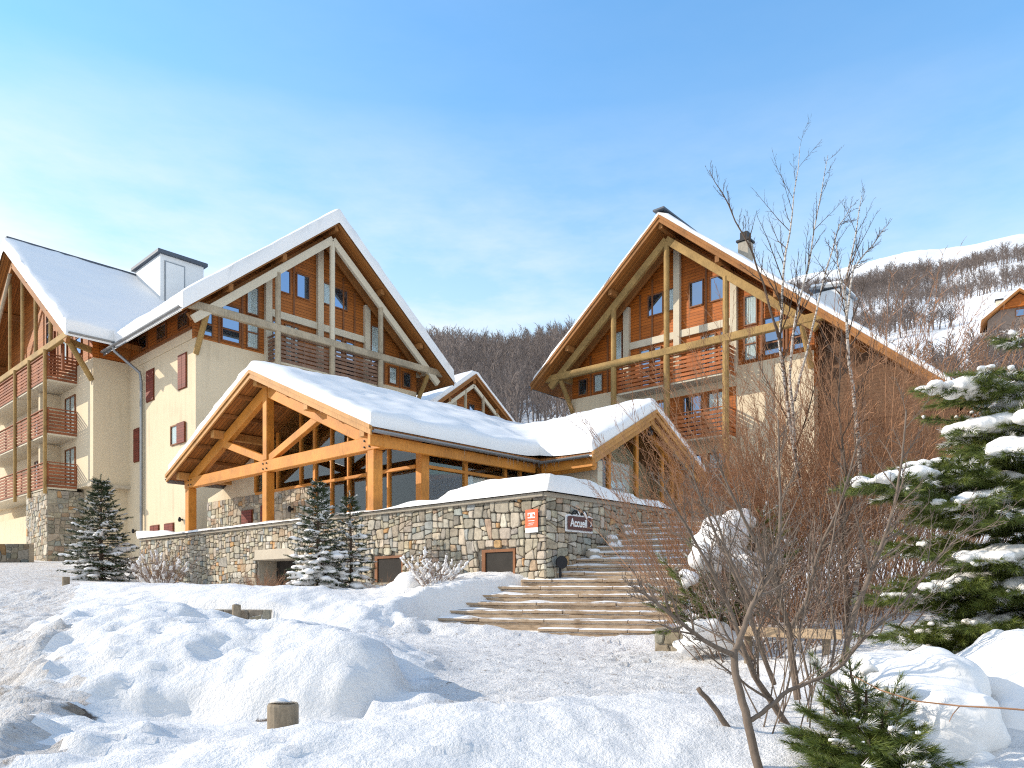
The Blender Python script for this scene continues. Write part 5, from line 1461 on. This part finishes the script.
# ------------------------------------------------------------------ big pine on the right
def pine_tree():
    rng = random.Random(101); nr = np.random.default_rng(101)
    D0 = 7.0
    base = on((1066-512)/F_*D0, D0, -.2)
    root = thing('pine_tree', 'bushy green pine with thick snow pads on its boughs, at the right edge', 'tree', base)
    wood = MB(); shoots = []; blobs = []
    top = at(1030, 318, D0+.1)
    axis = [base, base.lerp(top, .3)+Vector((.05, 0, 0)), base.lerp(top, .7)+Vector((.03, .03, 0)), top]
    wood.tube(axis, [.10, .08, .045, .012], 10)
    # boughs seen in the photo: tip (px, py, depth), height on trunk, snow from/to fraction, snow thickness
    B = [((1000, 338, 6.9), .90, 0, 0, 0), ((928, 388, 6.7), .74, .05, 1.0, .085), ((985, 372, 6.4), .78, 0, 0, 0), ((872, 482, 6.3), .50, .12, 1.02, .10),
         ((905, 470, 6.9), .55, .3, 1.0, .08), ((950, 502, 6.0), .48, .1, 1.0, .085), ((960, 432, 6.6), .64, .2, .95, .10), ((1005, 452, 6.0), .60, .2, 1.0, .09), ((900, 545, 6.8), .36, .5, .9, .05),
         ((880, 598, 6.6), .22, .55, .95, .05), ((935, 588, 6.1), .30, .35, 1.0, .075), ((978, 560, 5.9), .35, .35, 1.0, .095), ((895, 636, 6.5), .12, .4, .9, .045), ((960, 626, 6.1), .18, .3, .9, .06),
         ((1010, 520, 5.8), .45, .3, .9, .06), ((1020, 590, 5.8), .28, .3, 1.0, .09), ((915, 520, 7.4), .42, 0, 0, 0), ((942, 470, 7.3), .56, 0, 0, 0), ((980, 410, 7.2), .70, .3, .9, .06), ((930, 420, 7.3), .66, 0, 0, 0),
         ((1050, 420, 6.1), .68, .3, 1, .09), ((1090, 500, 6.1), .5, .3, 1, .10), ((1120, 440, 6.8), .62, .2, 1, .1), ((1150, 540, 6.7), .4, .2, 1, .1), ((1170, 620, 6.6), .2, .3, 1, .1), ((1100, 600, 5.9), .25, .3, 1, .1), ((1090, 380, 7.4), .78, .2, 1, .09), ((1130, 520, 7.9), .45, .2, 1, .1), ((1060, 560, 8.0), .35, .2, 1, .1), ((1010, 470, 7.9), .55, .2, 1, .09), ((960, 610, 7.5), .2, 0, 0, 0), ((990, 640, 6.4), .12, .2, .9, .05), ((925, 655, 6.4), .09, .2, .8, .04)]
    def ax(t):
        f = t*3; i = min(2, int(f)); return axis[i].lerp(axis[i+1], f-i)
    for (px, py, D), h, s0, s1, sr in B:
        tip = at(px, py, D); p = ax(max(.03, h))
        mid = p.lerp(tip, .5)+Vector((0, 0, .03-.08*(h < .5)))
        pts = []
        for i in range(6):
            t = i/5
            q = p*(1-t)**2+mid*2*t*(1-t)+tip*t*t
            pts.append(q+rv(rng)*.015)
        L = (tip-p).length
        wood.tube(pts, [.022*(1-.15*i) for i in range(6)], 6, cap=False)
        branch_shoots(pts, rng, wood, shoots, .075, .16, .008, lvl=1, side_len=.46, droop=-.12, t0=.15)
        if sr:
            m = max(3, int(L*(s1-s0)/.05))
            dirh = (tip-p); dirh.z = 0; dirh.normalize(); sd_ = Vector((-dirh.y, dirh.x, 0))
            for i in range(m):
                t = s0+(s1-s0)*i/(m-1)
                f = min(.999, t)*5; ii = int(f); q = pts[ii].lerp(pts[ii+1], f-ii)
                env = .45+.75*math.sin(math.pi*min(1, .12+.88*(i/(m-1))*.93))
                if rng.random() < .2: continue
                for _ in range(3 if sr > .07 else 2):
                    rr = sr*env*rng.choice((.35, .6, .85, 1.1))
                    for _ in range(2):
                        r3 = rr*rng.uniform(.2, .45); blobs.append((q+sd_*rng.uniform(-1, 1)*sr*1.7+rv(rng)*.03+Vector((0, 0, .0)), r3*1.4, r3*1.4, r3*.7))
                    blobs.append((q+sd_*rng.uniform(-1, 1)*sr*1.5+Vector((0, 0, rr*.3+.01)), rr*1.3, rr*1.3, rr*.72))
        else:
            for _ in range(5):
                q = pts[rng.randint(2, 5)]+rv(rng)*.05; rr = rng.uniform(.012, .025)
                blobs.append((q+Vector((0, 0, .03)), rr*1.4, rr*1.4, rr))
    shoots2 = [s for s in shoots]
    for _ in range(60):   # scattered crumbs of snow on the needles
        s = rng.choice(shoots2); rr = rng.uniform(.012, .028)
        blobs.append((s[0]+s[1]*s[2]*.6+Vector((0, 0, .02)), rr*1.5, rr*1.5, rr*.9))
    wood.build('trunk', M['bark'], root)
    fr = [s for s in shoots if rng.random() < .11]
    V, Fc = needles(fr, 60, .075, .006, nr, (20, 55)); V[:, 2] += .012
    mesh_np('frosted_needles', V, Fc, M['snow_branch'], root)
    V, Fc = needles(shoots, 72, .08, .0046, nr, (30, 70))
    mesh_np('foliage', V, Fc, M['pine'], root)
    snow_blobs('snow', root, blobs, .017, it=2)
    return root
pine_tree()

def sprawl(name, label, cat, base, tips, seed, need=60, nl=.07, w=.004, sl=.15, mat='pine', spacing=.085, snow=None, voxel=.03, side=.4, lvl=1):
    rng = random.Random(seed); nr = np.random.default_rng(seed)
    base = Vector(base); root = thing(name, label, cat, base)
    wood = MB(); shoots = []
    for tip in tips:
        tip = Vector(tip); p = base+rv(rng)*.08
        mid = p.lerp(tip, .55); mid.z += (tip-p).length*.08
        pts = []
        for i in range(6):
            t = i/5; pts.append(p*(1-t)**2+mid*2*t*(1-t)+tip*t*t+rv(rng)*.012)
        wood.tube(pts, [.024*(1-.16*i) for i in range(6)], 6, cap=False)
        branch_shoots(pts, rng, wood, shoots, spacing, sl, .008, lvl=lvl, side_len=side, droop=.02, t0=.3)
    wood.build('stems', M['bark'], root)
    fr = [s for s in shoots if rng.random() < .16]
    V, Fc = needles(fr, need, nl*.95, w*1.3, nr, (20, 55)); V[:, 2] += .01
    mesh_np('frosted_needles', V, Fc, M['snow_branch'], root)
    V, Fc = needles(shoots, need, nl, w, nr, (25, 60)); mesh_np('foliage', V, Fc, M[mat], root)
    bl = list(snow or [])
    for _ in range(len(shoots)//6):
        s = rng.choice(shoots); rr = rng.uniform(.008, .02)*nl/.07
        bl.append((s[0]+s[1]*s[2]*.6+Vector((0, 0, .02)), rr*1.5, rr*1.5, rr*.9))
    snow_blobs('snow', root, bl, voxel, it=4)
    return root
def px_blobs(lst, rng):
    out = []
    for px, py, D, r, flat in lst:
        c = at(px, py, D)
        out.append((c, r, r, r*flat))
        for _ in range(5):
            out.append((c+rv(rng)*r*.75, r*rng.uniform(.35, .6), r*rng.uniform(.35, .6), r*flat*rng.uniform(.4, .6)))
    return out
rng = random.Random(5)
sprawl('dwarf_pine', 'dwarf pine buried under a big lump of snow, right of the steps', 'bush', at(725, 640, 10.2),
       [at(px, py, D) for px, py, D in ((662, 560, 10.0), (655, 590, 9.8), (668, 610, 9.6), (660, 632, 9.7), (690, 545, 10.2), (700, 600, 9.4), (690, 625, 9.3), (720, 610, 9.2), (740, 570, 9.9), (760, 540, 10.4), (752, 600, 9.6), (775, 575, 10.4), (780, 600, 10.2), (675, 575, 9.7), (650, 605, 9.9), (730, 520, 10.6), (765, 510, 10.7), (790, 545, 10.8))], 61, need=46, nl=.085, w=.0062, sl=.19, spacing=.12,
       snow=px_blobs([(722, 540, 10.3, .36, .75), (705, 560, 10.0, .24, .7), (745, 565, 10.1, .28, .7), (735, 525, 10.5, .25, .9), (690, 578, 9.7, .14, .7), (700, 630, 9.4, .24, .6), (722, 640, 9.5, .26, .6), (760, 590, 10.0, .16, .6), (775, 560, 10.3, .14, .6), (690, 645, 9.6, .18, .6)], rng), voxel=.035)
rng = random.Random(6)
sprawl('pine_bough', 'fresh green young pine boughs poking out of the snow at the bottom right', 'bush', on(*((872-512)/F_*4.6, 4.6), -.05),
       [at(px, py, D) for px, py, D in ((818, 668, 4.75), (835, 690, 4.5), (808, 712, 4.5), (822, 745, 4.2), (850, 665, 4.8), (868, 690, 4.4), (905, 705, 4.35), (890, 735, 4.1), (925, 750, 4.1), (940, 770, 4.0), (860, 770, 3.9), (830, 775, 4.0), (905, 775, 3.9), (880, 715, 4.2), (855, 725, 4.2), (812, 775, 4.1), (805, 752, 4.3), (838, 722, 4.3), (870, 745, 4.0), (912, 728, 4.2), (800, 735, 4.4), (845, 790, 3.8), (890, 790, 3.8), (928, 785, 3.9), (858, 700, 4.5), (895, 690, 4.6), (828, 705, 4.6), (950, 790, 4.0))], 62, need=84, nl=.07, w=.0034, sl=.14, mat='pine', spacing=.055, side=.5,
       snow=px_blobs([(833, 740, 4.2, .03, .5), (842, 742, 4.2, .025, .5), (868, 668, 4.75, .06, .5)], rng), voxel=.016)

# shrubs wholly covered by snow, bottom right
rng = random.Random(8)
def snowmass(name, label, lst, seed, voxel=.04):
    rng = random.Random(seed)
    bl = []
    for px, py, D, r, fl in lst:
        c = at(px, py, D)
        bl.append((c, r, r, r*fl))
        for _ in range(9):
            a = rv(rng); bl.append((c+Vector((a.x*r, a.y*r, a.z*r*fl))*.8, r*rng.uniform(.25, .45), r*rng.uniform(.25, .45), r*fl*rng.uniform(.25, .42)))
    o_ = bl[0][0]
    ob = snow_blobs(name, None, [((c-o_), a, b, d) for c, a, b, d in bl], voxel, 'snow', 7)
    ob.location = o_; del ob['kind']
    return tag(ob, label, 'snow heap', 'rounded snow-buried shrubs')
snowmass('snow_heap', 'large smooth dome of snow over a buried shrub, left of the far right one', [(900, 705, 5.05, .36, .75), (935, 690, 5.1, .34, .8), (880, 680, 5.3, .30, .7), (945, 725, 4.8, .30, .85), (915, 740, 4.8, .25, .8), (965, 735, 4.75, .22, 1.0), (925, 765, 4.75, .26, 1), (895, 668, 5.5, .25, .6)], 3)
snowmass('snow_heap', 'lumpy snow dome at the right edge, beside the larger smooth dome', [(1010, 690, 5.3, .30, .9), (1040, 670, 5.4, .35, .9), (985, 665, 5.6, .22, .8), (1015, 735, 5.0, .22, 1.0), (1060, 730, 5.0, .34, 1), (1003, 650, 5.7, .2, .8), (1075, 690, 5.3, .3, .9), (1020, 775, 4.8, .22, .8)], 4)
snowmass('snow_heap', 'small knobs of snow low at the bottom right corner', [(978, 768, 4.55, .13, .9), (950, 785, 4.5, .16, .9), (1000, 800, 4.4, .2, .8), (970, 790, 4.4, .16, .8)], 5, .025)

# ------------------------------------------------------------------ bare shrubs and birches on the right
def fore_shrub():
    rng = random.Random(202)
    root = thing('bare_shrub', 'leafless many-stemmed grey shrub standing in the snow in the right foreground', 'shrub', on((770-512)/F_*4.9, 4.9, -.1))
    ST_ = [ # (points px,py ; depth start,end ; radius start,end)
     ([(762, 785), (748, 722), (738, 685), (733, 650)], 4.35, 4.5, .038, .030),
     ([(735, 655), (711, 645), (680, 622), (655, 602), (640, 590)], 4.5, 4.1, .024, .008),
     ([(733, 655), (740, 640), (749, 612), (762, 590), (775, 560), (780, 520), (779, 470), (778, 420)], 4.5, 4.7, .028, .007),
     ([(749, 722), (768, 708), (790, 690), (835, 671), (865, 637), (902, 604), (940, 555), (978, 520)], 4.4, 4.6, .022, .006),
     ([(799, 742), (771, 701), (749, 664), (726, 600), (696, 544), (664, 488)], 5.2, 4.9, .036, .008),
     ([(801, 722), (792, 660), (788, 626), (775, 585), (750, 530), (720, 470)], 6.0, 5.7, .045, .010),
     ([(789, 630), (806, 600), (820, 547), (842, 500), (858, 440)], 6.0, 6.2, .028, .008),
     ([(842, 668), (854, 615), (872, 570), (887, 529), (899, 480), (906, 410)], 5.6, 5.7, .034, .008),
     ([(774, 684), (760, 645), (741, 592), (712, 525), (690, 470)], 5.8, 5.6, .026, .007),
     ([(733, 735), (717, 712), (698, 688)], 5.0, 5.0, .030, .022),
     ([(826, 690), (835, 640), (828, 580), (836, 520), (850, 470)], 5.8, 6.0, .018, .006),
     ([(812, 692), (800, 640), (806, 600)], 5.8, 5.9, .016, .008),
     ([(752, 600), (730, 560), (716, 520), (700, 500)], 4.65, 4.5, .016, .005),
     ([(771, 701), (740, 680), (715, 660), (690, 640)], 5.1, 4.9, .014, .004)]
    ST_ = [(pl, d0, d1, r0*.72, r1*.72) for pl, d0, d1, r0, r1 in ST_]
    tw = MB()
    for i, (pl, d0, d1, r0, r1) in enumerate(ST_):
        n = len(pl)
        pts = [at(px, py, d0+(d1-d0)*k/(n-1)) for k, (px, py) in enumerate(pl)]
        # resample smooth
        fine = []
        for k in range(n-1):
            p0 = pts[max(0, k-1)]; p1 = pts[k]; p2 = pts[k+1]; p3 = pts[min(n-1, k+2)]
            for s in range(4):
                t = s/4
                fine.append(.5*((2*p1)+(p2-p0)*t+(2*p0-5*p1+4*p2-p3)*t*t+(3*p1-p0-3*p2+p3)*t**3)+rv(rng)*.004)
        fine.append(pts[-1]); m = len(fine)
        rad = [r0+(r1-r0)*k/(m-1) for k in range(m)]
        MB().tube(fine, rad, 8).build('stem', M['bark_grey'], root, smooth=True)
        if r1 < .015:
            nn = 17 if r0 > .014 else 10
            sub(tw, fine, rad, rng, nn, .36, 38, 2, .3, .25, 4, .3, .0024)
    # thin shoots from the ground
    for k in range(16):
        px = rng.uniform(735, 830); D = rng.uniform(4.6, 5.8)
        p = on((px-512)/F_*D, D, -.05)
        pts, rad = twig(tw, p, Vector((rng.uniform(-.5, .4), rng.uniform(-.3, .3), 1)), rng.uniform(.6, 1.5), .006, rng, 5, .3, .1, 4, .35)
        sub(tw, pts, rad, rng, 4, .4, 35, 0, .3, .2, 3, .3, .0022)
    tw.build('twigs', M['bark_grey'], root, recalc=False)
    # a long reddish whip crossing in front of the snow dome
    return root
fore_shrub()
wh = MB(); wh.tube([at(852, 675, 4.5), at(880, 690, 4.3), at(915, 701, 4.15), at(960, 706, 4.05), at(1000, 708, 4.0), at(1050, 712, 3.95)], [.003, .004, .0045, .005, .0055, .006], 6)
wh.tube([at(960, 706, 4.05), at(953, 714, 4.1), at(949, 722, 4.12)], [.003, .0025, .0015], 5)
tag(wh.build('twig', M['twig_red'], None, at(950, 706, 4.06)), 'long reddish bare twig reaching in from the right edge over the snow dome', 'twig')

SH = [(712, 12.4, 3.4, 'left-hand'), (752, 11.8, 4.0, 'second from the left'), (790, 11.6, 4.5, 'third from the left'), (826, 11.2, 4.7, 'middle'), (862, 11.0, 4.6, 'third from the right'), (900, 10.6, 4.3, 'second from the right'), (938, 11.0, 4.1, 'outermost right')]
for i, (px, D, H, nm) in enumerate(SH):
    bush('twiggy_shrub', nm+' of the tall rust-brown leafless shrubs in front of the right chalet', 'shrub', onpx(px, D, -.05), H, 1.0, 300+i, 60, 'twig_red', .0095, .76, 0, 14, .28, .05, 1, 'rust-brown leafless shrubs', .10, .5, 27, .09, .0034, .3, .45)
for i, (px, D, H, nm) in enumerate(((735, 9.6, 2.5, 'left-hand'), (785, 9.2, 2.6, 'middle'), (850, 9.4, 2.9, 'right-hand'))):
    bush('twiggy_shrub', nm+' of three lower grey-brown tangled shrubs amid the rust-brown ones', 'shrub', onpx(px, D, -.05), H, 1.0, 340+i, 30, 'twig_brown', .0095, 1.0, 0, 10, .34, .04, 1, 'grey-brown tangled shrubs', .15, .5, 42, .07, .0028, .3, .5)

def birch(label, stems, D, seed):
    rng = random.Random(seed)
    base = at(*stems[0][0][0], D)
    root = thing('birch_tree', label, 'tree', base)
    tw = MB()
    for pl, r0, r1, mat, dd in stems:
        n = len(pl)
        pts = [at(px, py, D+dd*k/(n-1)) for k, (px, py) in enumerate(pl)]
        r0, r1 = r0*.72, r1*.6
        rad = [r0+(r1-r0)*k/(n-1) for k in range(n)]
        fine, fr = [], []
        for k in range(n-1):
            for s in range(3):
                fine.append(pts[k].lerp(pts[k+1], s/3)+rv(rng)*.012); fr.append(rad[k]+(rad[k+1]-rad[k])*s/3)
        fine.append(pts[-1]); fr.append(rad[-1])
        MB().tube(fine, fr, 8).build('trunk', M[mat], root, smooth=True)
        k0 = int(len(fine)*.35)
        sub(tw, fine[k0:], fr[k0:], rng, 19, .26, 36, 2, .0, .3, 3, .3, .0021)
    tw.build('twigs', M['bark'], root, recalc=False)
birch('multi-stemmed slim birch rising highest against the sky, before the right chalet',
      [([(822, 645), (815, 560), (795, 460), (779, 340), (784, 270), (792, 215), (800, 146)], .055, .006, 'birch', .4),
       ([(795, 460), (790, 380), (795, 320), (808, 270), (818, 210), (828, 155)], .035, .005, 'birch', -.3),
       ([(779, 340), (768, 300), (752, 252), (728, 205), (709, 170)], .028, .006, 'bark', -.2),
       ([(795, 400), (812, 330), (826, 270), (840, 225), (852, 205)], .026, .005, 'birch', .3)], 10.6, 71)
birch('slim pale birch forking near its top, right of the taller birch',
      [([(850, 640), (862, 540), (858, 440), (849, 360), (845, 290), (855, 240), (862, 195)], .055, .006, 'birch', .3),
       ([(846, 320), (853, 270), (872, 245), (890, 222)], .024, .005, 'birch', .2),
       ([(845, 300), (838, 262), (834, 232)], .018, .005, 'birch', 0)], 10.2, 72)
birch('slender brown sapling behind the bare shrub, right of the plank rail',
      [([(847, 632), (847, 590), (843, 540), (846, 480), (838, 400), (842, 330)], .05, .008, 'bark', .2)], 8.9, 73)

# ------------------------------------------------------------------ woods on the slopes
def hill_tree(seed, H=7.5):
    rng = random.Random(seed); mb = MB()
    pts, rad = twig(mb, (0, 0, -.4), (rng.uniform(-.08, .08), rng.uniform(-.08, .08), 1), H, .11, rng, 5, .22, .1, 4, .15)
    for k in range(24):
        t = .22+.76*(k+rng.random())/24
        f = t*5; i = min(4, int(f)); p = pts[i].lerp(pts[i+1], f-i)
        a = rng.random()*6.283
        d = Vector((math.cos(a)*.75, math.sin(a)*.75, 1)).normalized()
        L = H*.34*(1.15-t)*rng.uniform(.7, 1.2)+.5
        q, qr = twig(mb, p, d, L, .045, rng, 2, .3, .2, 3, .35)
        for j in range(4):
            e = (d+rv(rng)*.75+Vector((0, 0, .3))).normalized()
            s = q[0].lerp(q[-1], .25+.72*rng.random()); l = L*rng.uniform(.3, .6)
            w = e.cross(rv(rng)).normalized()*.028
            mb.add([s-w, s+w, s+e*l], [(0, 1, 2)])
    return mb
PROTO = []
for k in range(6):
    mb = hill_tree(900+k)
    V = np.array([list(v) for v in mb.v]); PROTO.append((mb, V))
rng = random.Random(4242)
cand = []
def far_z(X, D): return float(far(np.array([X]), np.array([D]))[0])-.25
# wood behind the gap between the chalets
for _ in range(5200):
    th_ = rng.uniform(-11, 12); r = math.sqrt(rng.uniform(66**2, 178**2))
    if r < 90 and rng.random() < .72: continue
    cand.append((th_, r, rng.uniform(.75, 1.2), 0))
# open, patchy wood on the right slope
for _ in range(9000):
    th_ = rng.uniform(16, 41); r = math.exp(rng.uniform(math.log(58), math.log(470)))
    X, D = r*math.sin(R_(th_)), r*math.cos(R_(th_))
    dn = float(vnoise(X*.03+3, D*.012, 71))+.5+.5*float(vnoise(X*.07, D*.03, 75))
    lim = (.30 if r < 95 else .36) if r < 118 else .66
    if 335 < r < 440: lim = .38+.1*abs(th_-27)/8
    if dn < lim or r > 440: continue
    if 30.5 < th_ < 37 and 104 < r < 132 : continue
    cand.append((th_, r, rng.uniform(.45, .95) if r < 300 else rng.uniform(.8, 1.2), 1))
occ = {}
keep = []
for c in cand:
    X, D = c[1]*math.sin(R_(c[0])), c[1]*math.cos(R_(c[0]))
    g_ = 1.9 if c[3] == 0 else (1.6 if c[1] < 150 else 3.0)
    key = (c[3], int(X//g_), int(D//g_))
    if key in occ: continue
    occ[key] = 1; keep.append((X, D)+c)
for _ in range(260):      # young growth close behind the right chalet
    th_ = rng.uniform(20, 37); r = rng.uniform(54, 92)
    keep.append((r*math.sin(R_(th_)), r*math.cos(R_(th_)), th_, r, rng.uniform(.35, .75), 1))
# only the ones that the buildings leave in view are singled out
def seen(t): return (-8 < t[2] < 3.6) if t[5] == 0 else (20.5 < t[2] < 36)
front = sorted([t for t in keep if seen(t)], key=lambda t: t[3])
nA = [t for t in front if t[5] == 0][:130]; nB = [t for t in front if t[5] == 1][:165]
single = set(id(t) for t in nA+nB)
protos = {}
for t in nA+nB:
    X, D, th_, r, s, g_ = t
    if g_ == 0: s *= .85
    k = rng.randrange(6)
    lab, grp = (('leafless grey-brown tree in the dense wood on the slope between the two chalets', 'trees of the wood between the chalets') if g_ == 0 else
                ('leafless brown tree on the open snowy slope at the right', 'bare trees on the right slope'))
    key = (k, g_)
    if key not in protos:
        mb = PROTO[k][0]
        ob = mb.build('bare_tree', M['hill_bark'] if g_ else M['hill_bark_pale'], None, (0, 0, 0), recalc=False); protos[key] = ob
    else:
        ob = protos[key].copy(); COL.objects.link(ob)
    ob.location = W(X, D, far_z(X, D)); ob.scale = (s*(1.5 if g_ else 1.1), s*(1.5 if g_ else 1.1), s*(.85 if g_ else 1)); ob.rotation_euler = (0, 0, rng.random()*6.28)
    tag(ob, lab, 'tree', grp)
def mass(name, label, items, mat):
    VV, FF = [], []; off = 0
    tri = []
    for (X, D, th_, r, s, g_) in items:
        mb, V = PROTO[rng.randrange(6)]
        a = rng.random()*6.28; kx = s*(1.5 if g_ else 1.1); kz = s*(.85 if g_ else 1); ca, sa = math.cos(a)*kx, math.sin(a)*kx
        P = np.stack([V[:, 0]*ca-V[:, 1]*sa, V[:, 0]*sa+V[:, 1]*ca, V[:, 2]*kz], 1)+np.array(W(X, D, far_z(X, D)))
        VV.append(P); FF.append((mb, off)); off += len(P)
    faces = []
    cache = {}
    for mb, o in FF:
        if id(mb) not in cache:
            t = []
            for f in mb.f:
                t.append(f[:3])
                if len(f) == 4: t.append((f[0], f[2], f[3]))
            cache[id(mb)] = np.array(t)
        faces.append(cache[id(mb)]+o)
    ob = mesh_np(name, np.concatenate(VV), np.concatenate(faces), M[mat])
    return tag(ob, label, 'wood', kind='stuff')
ra = [t for t in keep if id(t) not in single and t[5] == 0 and (t[2] < 8)]
rb = [t for t in keep if id(t) not in single and t[5] == 1]
mass('woodland', 'mass of leafless trees covering the slope between the two chalets', ra, 'hill_bark_pale')
mass('woodland', 'distant scattered brown woods on the snowy mountainside at the right', rb, 'hill_bark')
print('TREES', len(nA), len(nB), len(ra), len(rb))

# far chalet on the right slope
Dc = 100; 
cz = far_z((1015-512)/F_*Dc, Dc)
o_ = W((1019-512)/F_*Dc, Dc, cz)
FC = thing('far_chalet', 'distant chalet with pale rendered gable and wooden roof on the right slope', 'building', o_)
rt = Matrix.Rotation(R_(-47.16-30), 3, 'Z')
TC = lambda s, d, z: tuple(Vector(o_)+rt @ Vector((s, -d, z)))
zt_ = (590-291)/F_*Dc-cz
MB(TC).prism([(-3.5, 0, -4), (3.5, 0, -4), (3.5, 0, zt_-3.3), (0, 0, zt_-.5), (-3.5, 0, zt_-3.3)], (0, -5.5, 0)).build('wall', mat_noise('far_render', (.24, .185, .15), .25, 1.5), FC)
for sg in (-1, 1):
    MB(TC).prism([(0, 1.2, zt_), (sg*4.3, 1.2, zt_-3.5), (sg*4.3, -6, zt_-3.5), (0, -6, zt_)], (0, 0, -.35)).build('roof', M['barge'], FC)
    MB(TC).prism([(0, 1.1, zt_+.25), (sg*4.3, 1.1, zt_-3.25), (sg*4.3, -6, zt_-3.25), (0, -6, zt_+.25)], (0, 0, -.22)).build('snow', M['snow_roof'], FC)
MB(TC).prism([(-2.2, .6, zt_-2.2), (0, .6, zt_-.5), (2.2, .6, zt_-2.2)], (0, -.5, 0)).build('gable_boards', M['clad_lit'], FC)
MB(TC).box(-2.5, -1.7, -3.0, -2.2, zt_-3, zt_-.1).build('chimney', M['plaster_pale'], FC)
MB(TC).box(-2.6, -1.6, -3.1, -2.1, zt_-.1, zt_+.08).build('chimney_cap', M['black'], FC)
for s, z in ((-2.6, -5.2), (.9, -5.0), (.2, -2.9)):
    w_ = MB(TC).box(s-.6, s+.6, .005, .08, zt_+z-.5, zt_+z+.5).build('window', M['frame'], FC)
    MB(TC).box(s-.5, s+.5, .082, .09, zt_+z-.4, zt_+z+.4).build('pane', M['glass'], w_)
